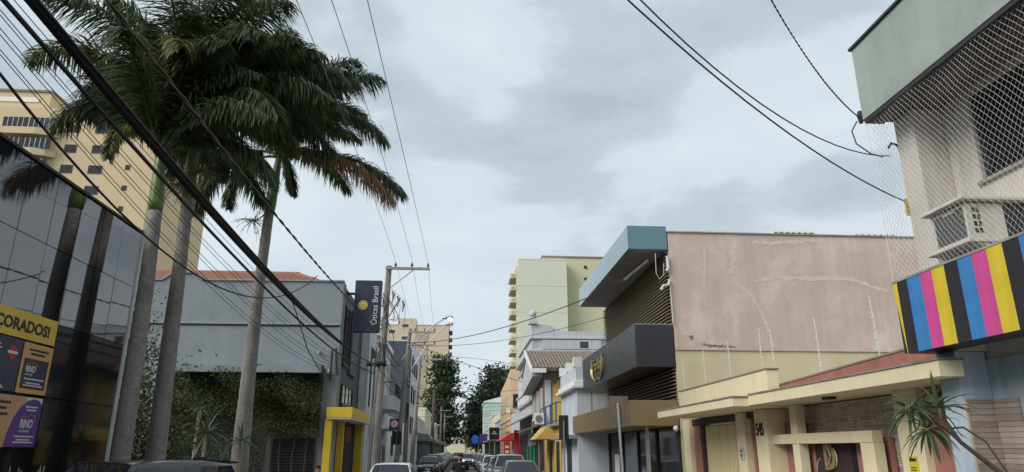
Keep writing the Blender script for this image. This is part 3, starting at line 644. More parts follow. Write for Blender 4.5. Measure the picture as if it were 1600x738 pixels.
for k in range(14):
    z = 2.4 + 2.8 * k
    b_ = MB().prism([(10.7, 150.6), (12.0, 150.3), (12.0, 158), (10.7, 157.6)], 'z', z, z + .2).build('balcony_slab', M_bal, t_)
    MB().prism([(10.7, 150.6), (12.0, 150.3), (12.0, 150.42), (10.85, 150.75), (10.85, 157.5), (12.0, 157.85), (12.0, 158), (10.7, 157.6)], 'z', z + .2, z + 1.15).build('balcony_parapet', M_bal, b_)
    bl = MB()
    for i in range(4): bl.box(10.9 + .26 * i, 11.0 + .26 * i, 150.3, 150.42, z + .35, z + .95)
    bl.build('baluster', M_ptower2, b_)
    box('balcony_door', M_glassdark, b_, 11.96, 11.997, 151.5, 156.5, z + .25, z + 2.3)
# projecting signs
def hang_sign(name, y, x0, x1, z0, z1, m, label, post=None, rnd=False):
    t = thing(name, ((x0 + x1) / 2, y, z0), label, 'sign')
    if rnd: MB().prism([((x0 + x1) / 2 + (x1 - x0) / 2 * math.cos(a * R(30)) * (1.0 if a % 3 else .96), (z0 + z1) / 2 + (z1 - z0) / 2 * math.sin(a * R(30))) for a in range(12)], 'y', y, y + .15).build('panel', m, t, bevel=.03)
    else: box('panel', m, t, x0, x1, y, y + .18, z0, z1, bevel=.02)
    if post is None: box('bracket', M_dark, t, x1, 4.72, y + .05, y + .12, z1 - .25, z1 - .15)
    else: MB().tube([(post, y + .08, .0), (post, y + .08, z0)], .05, 8).build('post', M_steel, t)
    return t
s1 = hang_sign('hanging_sign', 78, 3.25, 4.35, 3.0, 4.25, M_black, 'black square sign with small white emblem hanging over the right pavement')
MB().prism([(3.65, 3.72), (3.8, 3.9), (3.95, 3.72)], 'y', 77.97, 77.998).build('emblem', M_white, s1); box('emblem_line', M_white, s1, 3.5, 4.1, 77.97, 77.998, 3.55, 3.62)
hang_sign('hanging_sign', 108, 3.05, 4.25, 2.75, 4.2, mat('purple_sign', (.06, .03, .12), .5), 'dark purple square sign on the right beyond the black one')
hang_sign('road_sign', 135, 2.3, 3.7, 2.9, 4.6, mat('blue_sign', (.02, .12, .5), .5), 'bright blue road sign far down the right kerb', post=3.62, rnd=True)
# sign backs on the near right pavement
M_rust = mat('rusty_sign_back', (.20, .165, .14), .6, .25, 3, streak=.5, stain=(.33, .12, .05), stain_amt=.9, stain_scale=2.2, metal=.3)
sp = thing('street_sign', (3.8, 16.5, .13), 'rust-streaked back of a square sign on a grey pole before the bronze canopy', 'sign')
p0, p1 = atY(952, 619, 16.5), atY(983, 663, 16.5)
box('sign_panel', M_rust, sp, p0.x, p1.x, 16.5, 16.512, p1.z, p0.z, bevel=.004)
MB().tube([(atY(973, 738, 16.45).x + .05, 16.46, .13), atY(973, 738, 16.46), atY(965, 630, 16.46)], .03, 8).build('pole', M_steel, sp)
sp = thing('street_sign', (3.8, 26, .13), 'dark back of a tall narrow sign on a thin pole by the yellow shop', 'sign')
p0, p1 = atY(873, 649, 26), atY(889, 687, 26)
box('sign_panel', mat('dark_sign_back', (.05, .038, .035), .6, .2, 4, stain=(.2, .06, .03), stain_amt=.5), sp, p0.x, p1.x, 26, 26.012, p1.z, p0.z)
MB().tube([((p0.x + p1.x) / 2, 25.97, .13), ((p0.x + p1.x) / 2, 25.97, p0.z - .2)], .025, 8).build('pole', M_steel, sp)

# ================================================================== LEFT: black glass building with posters
M_bglass = mat('black_mirror_glass', (.012, .012, .015), .03, .1, .7, grain=0, bump=0, spec=.5, ior=2.2)
M_bglass2 = mat('black_dulled_glass', (.010, .010, .012), .06, .1, .7, grain=0, bump=0, spec=.22, ior=1.45)  # lower panes: mirroring turned down so the reflected street stays dark
gb = thing('glass_building', (-10, 9, 0), 'black mirror-glass shop building at the left edge of the street', 'building')
XG = -6.9                                # glass front
box('core_wall', M_void, gb, -17, XG - .05, -2, 14.68, 0, 6.36)
box('roof_coping', M_dark, gb, -17, XG + .04, -2, 14.76, 6.362, 6.41)
rows = [.05, .33, 1.54, 2.75, 3.97, 5.18, 6.35]; cw = .8
for c in range(13):
    y1 = 14.73 - cw * c; y0 = y1 - cw
    for r0, r1 in zip(rows[:-1], rows[1:]):
        o = MB().box(XG - .03, XG, y0 + .007, y1 - .007, r0 + .007, r1 - .007).build('glass_pane', M_bglass if r0 > 3.9 else M_bglass2, gb)
        o.rotation_euler = (0, random.gauss(0, .003), random.gauss(0, .003))
box('end_wall', M_dark, gb, -17, XG - .02, 14.735, 14.78, 0, 6.36)
MB().tube([(XG - .1, 14.95, .1), (XG - .1, 14.95, 6.5)], .075, 10).build('downpipe', mat('white_pipe', (.6, .62, .63), .5), gb)
XP = XG + .04
def poster(name, m, y0, y1, z0, z1, label):
    t = thing(name, (XP, (y0 + y1) / 2, z0), label, 'poster'); box('panel', m, t, XP - .012, XP, y0, y1, z0, z1); return t
M_pyel = mat('poster_yellow', (.60, .42, .06), .5, .05, 2); M_ptan = mat('poster_tan', (.56, .33, .12), .5, .06, 2); M_pdark = mat('poster_navy', (.035, .04, .06), .4, .1, 2)
M_ppur = mat('poster_purple', (.105, .045, .21), .45, .06, 2); M_ppeach = mat('poster_peach', (.52, .29, .16), .5, .08, 2); M_ink = mat('poster_ink', (.02, .02, .022), .5); M_pw = mat('poster_white', (.62, .61, .62), .5, .04, 3)
p = poster('banner', M_pyel, 10.412, 12.244, 3.588, 4.002, 'yellow banner lettered CORADOS! on the black glass')
text('CORADOS!', M_ink, p, (XP + .002, 10.626, 3.689), PY, PZ, w=1.418, h=0.194, bold=.04, depth=.002)
p = poster('photo_poster', M_pdark, 10.287, 11.416, 2.773, 3.551, 'dark photo poster with red roundel under the yellow banner')
MB().tube([(XP + .0005, 11.19, 3.35), (XP + .004, 11.19, 3.35)], .107, 20).build('red_roundel', mat('roundel_red', (.42, .04, .035), .5), p)
box('roundel_bar', M_pw, p, XP + .0045, XP + .006, 11.065, 11.316, 3.331, 3.369)
text('fac.', M_pw, p, (XP + .002, 10.663, 3.375), PY, PZ, w=0.251, h=0.113, depth=.002, bold=.02)
for k in range(4): MB().prism([(10.6 + .15 * k, 2.81), (10.7 + .15 * k, 2.81), (10.4 + .13 * k, 3.0), (10.35 + .13 * k, 3.0)], 'x', XP + .0005, XP + .002).build('pale_step', M_lgrey, p)
MB().prism([(10.81, 2.96), (10.89, 2.96), (10.9, 3.15), (10.85, 3.24), (10.8, 3.15)], 'x', XP + .0005, XP + .002).build('pale_figure', M_lgrey, p)
M_logo = mat('logo_orange', (.5, .2, .05), .5)
def rino(p, yc, z, w, plate):
    text('RINO', M_pw, p, (XP + .006, yc - w / 2, z), PY, PZ, w=w, h=w * .42, bold=.025, depth=.002)
    text('imóveis', M_pw, p, (XP + .006, yc - w / 2, z - w * .2), PY, PZ, w=w * .8, h=w * .15, depth=.002)
    MB().tube([(XP + .007, yc - w * .5, z + w * .46), (XP + .007, yc - w * .25, z + w * .56), (XP + .007, yc, z + w * .54), (XP + .007, yc + w * .2, z + w * .64), (XP + .007, yc + w * .42, z + w * .58), (XP + .007, yc + w * .6, z + w * .62), (XP + .007, yc + w * .56, z + w * .3), (XP + .007, yc + w * .62, z + w * .1)], .006, 4).build('logo_outline', M_logo, p)
def lines(p, m, y0, y1, zs, h):
    for i, zz in enumerate(zs):
        ind = (y1 - y0) * (.12 if i % 2 else 0); y = y0 + ind
        while y < y1 - ind - .02:
            l = random.uniform(.03, .09); box('print', m, p, XP + .0062, XP + .0078, y, min(y + l, y1 - ind), zz, zz + h); y += l + .014
p = poster('estate_poster', M_ptan, 11.454, 12.256, 2.773, 3.551, 'tan poster with navy panel reading RINO on the black glass')
box('navy_panel', M_pdark, p, XP + .0005, XP + .005, 11.516, 12.181, 2.848, 3.312)
rino(p, 11.717, 3.099, 0.251, None); lines(p, M_pw, 11.592, 12.118, (2.986, 2.924, 2.886), 0.0226); lines(p, M_ink, 11.604, 12.118, (3.438, 3.375), 0.0301)
p = poster('estate_poster', M_ppeach, 10.287, 12.231, 1.958, 2.723, 'peach poster with big purple arch reading RINO, lowest on the glass')
MB().prism([(11.416, 1.959), (12.225, 1.959), (12.225, 2.61), (12.118, 2.685), (11.98, 2.698), (11.817, 2.66), (11.667, 2.56), (11.541, 2.397), (11.454, 2.183)], 'x', XP + .0005, XP + .005).build('purple_arch', M_ppur, p)
box('sky_strip', M_mint, p, XP + .0005, XP + .003, 11.792, 12.219, 2.648, 2.717)
rino(p, 11.893, 2.246, 0.326, None); lines(p, M_pw, 11.629, 12.144, (2.108, 2.058, 2.02), 0.0226); lines(p, M_pw, 11.792, 12.118, (2.56, 2.51), 0.0251); lines(p, M_ink, 10.914, 11.391, (2.597, 2.51, 2.422), 0.0376)

# ================================================================== LEFT: grey building with tiled roof, dark street front, yellow portal
M_gw = mat('blue_grey_plaster', (.235, .265, .285), .85, .08, .7, streak=.07, stain=(.18, .20, .215), stain_amt=.45, stain_scale=.5)
M_gcop = mat('grey_coping', (.30, .32, .335), .85, .12, 2, streak=.2)
M_gdk = mat('charcoal_front', (.06, .063, .072), .7, .12, 1.2)
M_py = mat('portal_yellow', (.60, .42, .03), .55, .06, 2)
gy = thing('grey_building', (-9, 32, 0), 'blue-grey plastered building with tiled roof, charcoal street front and yellow entrance portal', 'building')
MB().prism([(-15, 0), (-5.0, 0), (-5.0, 8.72), (-10.85, 8.68), (-11.25, 8.98), (-12.0, 8.98), (-12.45, 8.66), (-15, 8.64)], 'y', 29.0, 29.3).build('side_wall', M_gw, gy)
MB().prism([(-5.0, 8.72), (-10.85, 8.68), (-11.25, 8.98), (-12.0, 8.98), (-12.45, 8.66), (-15, 8.64), (-15, 8.70), (-12.47, 8.72), (-12.02, 9.05), (-11.23, 9.05), (-10.83, 8.75), (-5.0, 8.78)], 'y', 28.94, 29.34).build('wall_coping', M_gcop, gy)
box('string_course', M_gcop, gy, -13.0, -5.05, 28.93, 28.997, 6.86, 6.93); box('string_course', M_dark, gy, -13.0, -5.06, 28.97, 28.998, 6.80, 6.857)
box('front_wall', M_gdk, gy, -14.9, -5.02, 29.31, 38.8, 0, 8.3)
box('front_edge', M_gw, gy, -5.3, -4.985, 29.303, 29.6, 0, 8.7)
box('front_parapet', M_gdk, gy, -5.4, -5.0, 29.62, 34.2, 8.3, 8.6)
rt = MB().add([(-15, 29.5, 8.55), (-5.4, 29.5, 8.55), (-8.1, 33.2, 10.0), (-15, 33.2, 10.0), (-5.4, 36.8, 8.55), (-15, 36.8, 8.55)], [(0, 1, 2, 3), (1, 4, 2), (3, 2, 4, 5)])
rt.build('roof', M_rtile, gy)
tl = MB(); 
for k in range(48):
    x = -14.95 + k * .2
    for i in range(11):
        y = 29.45 + i * .35; z = 8.56 + i * .137
        if x < -5.45 - (y - 29.5) * .73: tl.tube([(x, y, z), (x, y + .38, z + .165)], [.1, .085], 6)
o = tl.build('roof_tiles', M_rtile, gy); o['kind'] = 'stuff'
for k in range(20):
    MB().tube([(-14.9 + .35 * k, 33.2, 10.03), (-14.52 + .35 * k, 33.2, 10.05)], [.13, .11], 8).build('ridge_tile', M_rtile, gy)
for k in range(13):
    a = Vector((-5.5, 29.6, 8.6)).lerp(Vector((-8.1, 33.2, 10.05)), k / 13); b = Vector((-5.5, 29.6, 8.6)).lerp(Vector((-8.1, 33.2, 10.05)), (k + 1.1) / 13)
    MB().tube([a, b], [.13, .1], 8).build('ridge_tile', M_rtile, gy)
for (y0, y1, z0, z1) in ((30.0, 31.1, 5.4, 7.9), (31.6, 33.4, 5.2, 8.0), (30.2, 33.2, 3.75, 4.6)):
    window(gy, 'x', -5.0, y0, y1, z0, z1, 1, frame=M_dark, mull=2, glass=M_glassdark)
box('curtain', mat('gold_curtain', (.5, .4, .22), .8), gy, -5.02, -4.99, 30.12, 30.45, 5.6, 7.7)
for i in range(6): box('window_bar', M_steel, gy, -4.93, -4.9, 31.8 + .28 * i, 31.83 + .28 * i, 5.2, 8.0)
pf = MB().box(-5.2, -4.2, 28.35, 35.2, 3.12, 3.52).build('portal_canopy', M_py, gy, bevel=.01)
box('canopy_soffit', M_white, pf, -5.17, -4.22, 28.38, 35.15, 3.07, 3.117)
for x0, x1, y in ((-5.25, -4.98, 28.45), (-5.0, -4.75, 29.9), (-4.95, -4.6, 34.6)): box('portal_column', M_py, gy, x0, x1, y, y + .3, .13, 3.067)
box('portal_wall', M_py, gy, -5.0, -4.97, 30.2, 31.6, .13, 3.067); box('entrance', M_void, gy, -5.0, -4.97, 31.7, 34.5, .13, 3.067)
box('vertical_sign', mat('sign_print', (.2, .1, .09), .5, .5, 9), gy, -4.78, -4.56, 30.6, 30.66, 2.25, 2.85)
box('louvre_frame', M_dark, gy, -7.3, -5.65, 28.9, 28.997, .5, 2.35)
for i in range(15): MB().hexa([(-7.22, 28.84, .58 + .115 * i), (-5.72, 28.84, .58 + .115 * i), (-5.72, 28.899, .62 + .115 * i), (-7.22, 28.899, .62 + .115 * i), (-7.22, 28.84, .6 + .115 * i), (-5.72, 28.84, .6 + .115 * i), (-5.72, 28.899, .65 + .115 * i), (-7.22, 28.899, .65 + .115 * i)]).build('louvre_slat', M_dark, gy)
MB().tube([(-5.25, 28.85, 4.6), (-5.25, 28.85, 5.8), (-5.1, 28.85, 5.9), (-5.05, 28.85, 5.3), (-4.96, 28.85, 4.8)], .05, 8).build('conduit', M_dark, gy)
MB().tube([(-5.8, 28.98, 5.75), (-5.8, 28.8, 5.72)], .06, 8).build('spotlight', M_lgrey, gy)
MB().tube([(-5.35, 28.98, 5.0), (-5.35, 28.82, 4.9)], .05, 8).build('spotlight', M_white, gy)
# planter box / pergola beam with hanging creeper
pg = box('pergola_beam', M_gw, gy, -11.2, -5.55, 28.3, 28.995, 4.85, 5.12)
# sign box
os_ = thing('optician_sign', (-4.05, 29.9, 6.7), 'navy projecting sign reading Óticas Brasil with a gold disc', 'sign')
M_navy = mat('navy_sign', (.032, .038, .06), .45, .06, 1)
box('sign_box', M_navy, os_, -4.64, -3.50, 29.75, 30.05, 6.72, 8.98, bevel=.012)
text('Óticas Brasil', mat('sign_white', (.6, .62, .66), .5, .03), os_, (-3.63, 29.745, 7.03), PZ, -PX, w=1.68, h=.31, bold=.004, depth=.008)
MB().tube([(-4.26, 29.748, 7.88), (-4.26, 29.735, 7.88)], .21, 28).build('gold_disc', mat('disc_gold', (.62, .42, .12), .5, .05), os_)
MB().tube([(-4.26, 29.734, 7.88), (-4.26, 29.728, 7.88)], .11, 20).build('disc_ring', mat('disc_pale', (.75, .62, .35), .5, .05), os_)
box('disc_square', mat('disc_gold', (.62, .42, .12)), os_, -4.32, -4.2, 29.722, 29.727, 7.82, 7.94)
for z in (7.25, 8.35): box('bracket', M_dark, os_, -4.99, -4.643, 29.85, 29.93, z, z + .1)
# L2, L3 ...
l2 = thing('light_grey_house', (-7, 36.8, 0), 'narrow light grey house with deep shadowed upper opening behind the utility pole', 'house')
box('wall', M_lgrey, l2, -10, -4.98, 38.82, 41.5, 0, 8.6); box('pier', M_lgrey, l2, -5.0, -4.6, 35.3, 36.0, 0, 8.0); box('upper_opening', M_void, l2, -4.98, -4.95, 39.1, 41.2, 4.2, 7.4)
box('side_pier_face', M_lgrey, l2, -5.015, -4.98, 36.05, 38.8, 0, 8.2)
l3 = thing('balcony_house', (-7, 45, 0), 'grey-white house with rounded concrete balcony over the left pavement', 'house')
box('wall', M_lgrey, l3, -12, -4.97, 41.6, 50, 0, 8.4); box('cornice', M_white, l3, -12, -4.8, 41.55, 50.05, 8.403, 8.7, bevel=.03)
bc = MB().prism([(-4.96, 42.0), (-4.3, 42.1), (-3.95, 42.5), (-3.85, 43.2), (-3.85, 46.8), (-3.95, 47.3), (-4.3, 47.7), (-4.96, 47.8)], 'z', 4.2, 5.0).build('balcony', M_lgrey, l3)
rb = MB()
for i in range(18): rb.box(-3.92, -3.89, 42.9 + i * .23, 42.93 + i * .23, 5.0, 5.75)
rb.box(-3.93, -3.88, 42.6, 47.1, 5.75, 5.8); rb.box(-4.9, -3.93, 42.2, 42.25, 5.75, 5.8); rb.build('balcony_railing', M_dark, bc)
for y in (42.6, 45.2, 47.9): window(l3, 'x', -4.97, y, y + 1.3, 5.3, 7.5, 1, frame=M_white)
for y in (42.2, 44.8, 47.4): box('shop_door', M_dark, l3, -4.967, -4.94, y, y + 1.7, .13, 2.2); 
box('canopy', M_white, l3, -4.967, -4.1, 42, 49, 3.1, 3.25)
l4 = thing('white_low_building', (-7, 57, 0), 'white low building behind the no-parking sign', 'building')
box('wall', M_white, l4, -12, -4.96, 50.2, 64.8, 0, 4.2); box('plinth', M_lgrey, l4, -4.957, -4.93, 50.2, 64.8, 0, 1.1)
for y in (53, 57, 61): window(l4, 'x', -4.96, y, y + 1.6, 1.6, 2.9, 1, frame=M_dark)
l5 = thing('dark_blue_building', (-8, 68, 0), 'tall dark slate-blue building on the left before the beige tower', 'building')
box('wall', mat('slate_blue', (.055, .065, .085), .7, .1, .6), l5, -14, -4.98, 65, 71, 0, 11.6)
for z in (4.5, 7.8): window(l5, 'x', -4.98, 66.5, 69.5, z, z + 1.7, 1, frame=M_dark, mull=2)
l6 = thing('light_blue_building', (-8, 76, 0), 'light blue-grey four-storey building on the left behind the slate-blue one', 'building')
box('wall', M_wblue, l6, -14, -5.0, 71.2, 86, 0, 12.6)
for z in (3.6, 6.6, 9.6):
    for y in (72.5, 76, 79.5, 83): window(l6, 'x', -5.0, y, y + 1.9, z, z + 1.6, 1, frame=M_dark)
for k, (y0, y1, hz, c) in enumerate(((86.2, 104, 5.5, M_lgrey), (104.2, 126, 7.5, M_ptower2), (126.2, 150, 6.0, M_peach), (150.2, 190, 7.0, M_lgrey), (190.2, 240, 8, M_ptower2))):
    q_ = thing('low_shop', (-8, (y0 + y1) / 2, 0), ('grey', 'cream', 'peach', 'farthest grey', 'farthest cream')[k] + ' low shop with street canopy on the left side', 'building', 'low shops far down the left side')
    box('wall', c, q_, -16, -5.0, y0, y1, 0, hz); box('parapet', M_white, q_, -16, -4.9, y0 - .02, y1 + .02, hz + .003, hz + .3)
    MB().prism([(-4.99, 3.0), (-3.5, 2.9), (-3.4, 3.2), (-3.7, 3.7), (-4.99, 3.9)], 'y', y0 + .6, y1 - .6).build('canopy', M_sheet, q_)
    box('shopfront', M_dark, q_, -4.997, -4.95, y0 + .8, y1 - .8, .13, 2.88)
    for i in range(4): window(q_, 'x', -5.0, y0 + 1.5 + i * 4, y0 + 3.2 + i * 4, 4.1, 5.2, 1)
# beige tower far left of the street
M_beige = mat('beige_tower', (.60, .50, .36), .85, .04, .08, streak=.1)
bt = thing('beige_tower', (-20, 310, 0), 'large distant beige apartment block on the left with small balconies on its right edge', 'apartment tower')
box('wall', M_beige, bt, -32, -5.4, 300, 330, 0, 53.6); box('roof_block', M_beige, bt, -27.5, -19.6, 299.6, 310, 0, 56.4)
box('recess_shade_panel', mat('beige_shade', (.42, .36, .28), .85), bt, -19.55, -14.5, 299.7, 299.99, 0, 51)  # darker sheet proud of the wall, a recess's shade put into its colour
box('coping', M_white, bt, -32.2, -5.2, 299.8, 330.2, 53.603, 54.0)
for k in range(4):
    z = 52.2 - 5.3 * k; window(bt, 'y', 299.6, -25.8, -22.6, z, z + 1.9, -1, frame=M_white, fw=.2, mull=2, sill=False)
    window(bt, 'y', 300, -31.4, -28.4, z - 2.6, z - .6, -1, frame=M_white, fw=.2, mull=2, sill=False)
for k in range(16): box('balcony', M_dark if k % 2 else M_conc, bt, -5.39, -3.9, 302, 308, 4 + 3.1 * k, 5.1 + 3.1 * k)
# far-left beige apartment block behind the glass building
ab = thing('apartment_block', (-55, 95, 0), 'cream apartment block with small dark windows rising behind the black glass building', 'apartment tower')
M_cre = mat('apartment_cream', (.62, .49, .31), .85, .05, .15, streak=.08)
box('wall', M_cre, ab, -75, -42.1, 90, 110, 0, 46.8); box('penthouse', M_cre, ab, -75, -58.5, 92, 108, 46.803, 50.2)
box('penthouse_band', M_white, ab, -75, -60, 91.9, 91.99, 48.6, 49.3); box('coping', M_cap, ab, -75.2, -58.3, 91.8, 108.2, 50.203, 50.5)
for k in range(9):
    z = 43.4 - 2.96 * k
    window(ab, 'y', 90, -54.1, -52.5, z - .2, z + 1.0, -1, frame=M_dark, fw=.12, mull=2, sill=False)
    window(ab, 'y', 90, -50.5, -48.7, z - .2, z + 1.0, -1, frame=M_dark, fw=.12, mull=2, sill=False)
    if k > 1: window(ab, 'y', 90, -45.75, -45.1, z + .5, z + 1.2, -1, frame=M_dark, fw=.08, mull=0, sill=False)
    bb = MB().prism([(-75, 89.9), (-75, 88.6), (-57.5, 88.6), (-55.9, 89.0), (-55.0, 89.9)], 'z', z - 1.1, z - .15).build('balcony', M_cre, ab)
    for i in range(2):
        gl = box('balcony_glazing', M_glassdark, bb, -62.0 + 3.4 * i, -58.75 + 3.4 * i, 88.8, 88.9, z - .15, z + 1.35)
        for j in range(5): box('glazing_bar', M_lgrey, gl, -62.0 + 3.4 * i + .65 * j, -61.92 + 3.4 * i + .65 * j, 88.75, 88.795, z - .15, z + 1.35)
for k in range(9): pass
eb = thing('street_end_building', (2, 520, 0), 'pale distant building closing the far end of the street', 'building')
box('wall', M_ptower2, eb, -8, 12, 520, 540, 0, 13)
for i in range(5): window(eb, 'y', 520, -6 + 3.4 * i, -4 + 3.4 * i, 6, 9, -1, frame=M_dark, sill=False)

# ================================================================== PALMS
M_frond = leafmat('palm_leaf', (.052, .08, .042), (.135, .165, .08), .38, .45)
M_fyel = leafmat('palm_leaf_pale', (.09, .12, .035), (.17, .17, .05), .25, .45)
M_fdry = leafmat('palm_leaf_dry', (.16, .085, .04), (.27, .16, .075), .2, .7)
M_rach = mat('frond_rachis', (.09, .12, .04), .5, .15, 6)
M_rdry = mat('dry_rachis', (.2, .12, .06), .7, .15, 6)
M_shaft = mat('crownshaft_green', (.13, .19, .055), .4, .18, 3, streak=.3)
def trunkmat():
    m = mat('palm_trunk', (.20, .185, .17), .9, .25, 1.4, streak=.1, stain=(.34, .34, .31), stain_amt=.8, stain_scale=13, bump=.8, bscale=28, bdist=.02)
    return m
M_ptrunk = trunkmat()
M_flower = mat('palm_flower_stalk', (.16, .12, .07), .9, .3, 5)
WIND = Vector((.85, -.15, 0))
def frond(parent, base, az, el, L, leaf, rach, droop=1.0, nl=135, dry=False, lf=.27):
    """arched rachis with pendulous leaflets in two ranks; az in degrees clockwise from +Y"""
    d = Vector((math.sin(R(az)) * math.cos(R(el)), math.cos(R(az)) * math.cos(R(el)), math.sin(R(el))))
    pts = [Vector(base)]; n = 22; v = d.copy()
    for i in range(n):
        t = i / n
        v = (v + Vector((0, 0, -1)) * (.035 + .105 * t) * droop + WIND * .042 * (.3 + t)).normalized()
        pts.append(pts[-1] + v * (L / n))
    fr_ = MB().tube(pts, [.035 * (1 - i / (n + 1)) ** .8 + .005 for i in range(n + 1)], 5).build('frond', rach, parent, smooth=True)
    mb = MB()
    def P(t):
        x = t * n; i = min(int(x), n - 1); return pts[i].lerp(pts[i + 1], x - i), (pts[i + 1] - pts[i]).normalized()
    for k in range(nl):
        t = .16 + .84 * (k + random.random() * .7) / nl
        p, tg = P(min(t, .999)); side0 = tg.cross(PZ)
        if side0.length < .05: side0 = Vector((1, 0, 0))
        side0.normalize(); up = side0.cross(tg).normalized()
        ll = L * lf * (math.sin(math.pi * min(1, (t - .10) / .98)) ** .55) * random.uniform(.8, 1.12)
        if t > .93: ll *= .8
        for s_ in (-1, 1):
            for rank in range(2):
                if dry and random.random() < .35: continue
                u_ = side0 * s_ * random.uniform(.55, .95) + tg * random.uniform(.35, .75) + up * (random.uniform(.1, .65) if rank else random.uniform(-.45, .1)) + WIND * random.uniform(0, .28)
                u_.normalize(); l1 = ll * (random.uniform(.75, 1)); q = p.copy(); w0 = .0165 if not dry else .013
                vv = []; wd = u_.cross(PZ); wd = wd.normalized() if wd.length > .01 else side0
                wd = (wd + PZ * random.uniform(-.6, .6)).normalized()
                m_ = 4
                for j in range(m_ + 1):
                    ww = w0 * (.55 if j == 0 else 1 if j < 3 else .7 if j == 3 else .05)
                    vv += [q + wd * ww, q - wd * ww]
                    u_ = (u_ + Vector((0, 0, -1)) * random.uniform(.28, .44) * (1.0 if not dry else 1.5)).normalized()
                    q = q + u_ * (l1 / m_)
                mb.add(vv, [(2 * j, 2 * j + 1, 2 * j + 3, 2 * j + 2) for j in range(m_)])
    o = mb.build('leaflets', leaf, fr_); o['kind'] = 'stuff'
    return fr_
def palm(label, pts, rads, zshaft, crown, fronds):
    t = thing('palm_tree', (pts[0][0], pts[0][1], .13), label, 'palm tree', 'royal palms in front of the grey building')
    def smooth_path(pp, rr, n=40):
        P_, Q = [], []
        for i in range(len(pp) - 1):
            for k in range(8):
                f = k / 8; P_.append(Vector(pp[i]).lerp(Vector(pp[i + 1]), f)); Q.append(rr[i] * (1 - f) + rr[i + 1] * f)
        P_.append(Vector(pp[-1])); Q.append(rr[-1])
        return P_, [q * (1 + random.uniform(-.018, .018)) for q in Q]
    a, b = smooth_path(pts, rads)
    MB().tube(a, b, 18).build('trunk', M_ptrunk, t, smooth=True, at=(pts[0][0], pts[0][1], .13))
    top = Vector(pts[-1]); c = Vector(crown)
    ring = MB()
    for i in range(len(a) - 1):
        for f in (.25, .75): pass
    sh = [top + (c - top) * f for f in (0, .15, .4, .7, 1.0)]
    MB().tube(sh, [rads[-1] * 1.02, rads[-1] * 1.18, rads[-1] * 1.05, rads[-1] * .8, rads[-1] * .55], 16).build('crownshaft', M_shaft, t, smooth=True)
    for (az, el, L, kind, dr) in fronds:
        frond(t, c + Vector((random.uniform(-.08, .08), random.uniform(-.08, .08), random.uniform(-.25, .1))), az, el, L, {'g': M_frond, 'y': M_fyel, 'd': M_fdry}[kind], M_rdry if kind == 'd' else M_rach, dr, dry=kind == 'd', lf=.21 if kind == 'y' else .27)
    return t
def crown_set(n, seed, lo=-5, hi=78, L=3.7):
    rd = random.Random(seed); out = []
    for i in range(n):
        f = i / n; el = lo + (hi - lo) * f ** .85
        out.append((i * 137.5 + rd.uniform(-14, 14), el + rd.uniform(-6, 6), L * rd.uniform(.88, 1.08), 'y' if rd.random() < .10 else 'g', rd.uniform(.8, 1.1)))
    return out
# trunk centre lines surveyed along the photograph's trunks
def line(Y, *px): return [tuple(atY(x, y, Y)) for x, y in px]
def ground_pt(Y, p, z=.05):
    q = p[0]; k = p[1]; f = (z - q[2]) / (k[2] - q[2]); return (q[0] + (k[0] - q[0]) * f * .5, Y, z)
def trunkline(Y, *px):
    l = line(Y, *px); return [ground_pt(Y, l)] + l
p1 = palm('leftmost royal palm, whose trunk rises beside the black glass building', trunkline(13.5, (188, 715), (207, 590), (228, 450), (243, 330)), [.18, .172, .155, .14, .122], 0, atY(252, 232, 13.5),
          crown_set(13, 3, 46, 88, 3.1) + [(275, 66, 4.2, 'y', 1.45), (205, 35, 2.0, 'y', 1.8), (95, 35, 2.8, 'g', 1.3), (300, 55, 3.2, 'g', 1.0), (350, 70, 3.2, 'g', .9)])
p2 = palm('middle royal palm with a brown flower cluster under its crownshaft', trunkline(14.8, (243, 715), (262, 560), (279, 430), (294, 305)), [.195, .185, .165, .14, .12], 0, atY(310, 180, 14.8), crown_set(24, 11, 26, 87, 3.7) + [(75, 62, 3.9, 'g', 1.0), (40, 58, 3.7, 'g', .9)])
p3 = palm('right royal palm with one hanging dry brown frond', trunkline(18.5, (374, 725), (388, 590), (403, 460), (420, 335)), [.225, .215, .18, .142, .13], 0, atY(438, 235, 18.5),
          [q for q in crown_set(19, 23, 36, 86, 3.7) if not 45 < q[0] % 360 < 150 or q[1] > 72] + [(92, 14, 3.9, 'g', .8), (102, 2, 3.9, 'd', .85), (86, 58, 3.7, 'g', 1.3), (280, 22, 3.4, 'g', 1.5), (262, 5, 2.3, 'g', 1.9), (150, -30, 1.8, 'g', 1.5), (110, 70, 3.9, 'g', .9), (20, 78, 3.9, 'g', .8)])
def flower_cluster(parent, c, r, n, seed):
    rd = random.Random(seed); mb = MB(); c = Vector(c)
    for i in range(n):
        d = Vector((rd.gauss(0, 1), rd.gauss(0, .8), rd.gauss(-.1, .7))).normalized(); p = c.copy(); pts = [p.copy()]
        for k in range(4): d = (d + Vector((0, 0, -.22))).normalized(); p = p + d * r * rd.uniform(.2, .32); pts.append(p.copy())
        mb.tube(pts, [.012, .010, .008, .005, .003], 4)
        for k in range(5):
            q = pts[rd.randrange(1, 5)]; e = Vector((rd.gauss(0, 1), rd.gauss(0, 1), rd.gauss(-.3, 1))).normalized(); mb.tube([q, q + e * r * .22], [.006, .002], 3)
    return mb.build('flower_stalks', M_flower, parent)
flower_cluster(p2, atY(288, 285, 14.5), .5, 60, 5); flower_cluster(p2, atY(316, 268, 14.6), .45, 36, 6)
flower_cluster(p3, atY(396, 345, 18.3), .5, 22, 8)
MB().tube([atY(424, 325, 18.4), atY(408, 340, 18.3), atY(396, 345, 18.3)], [.03, .02, .012], 5).build('flower_stem', M_flower, p3)

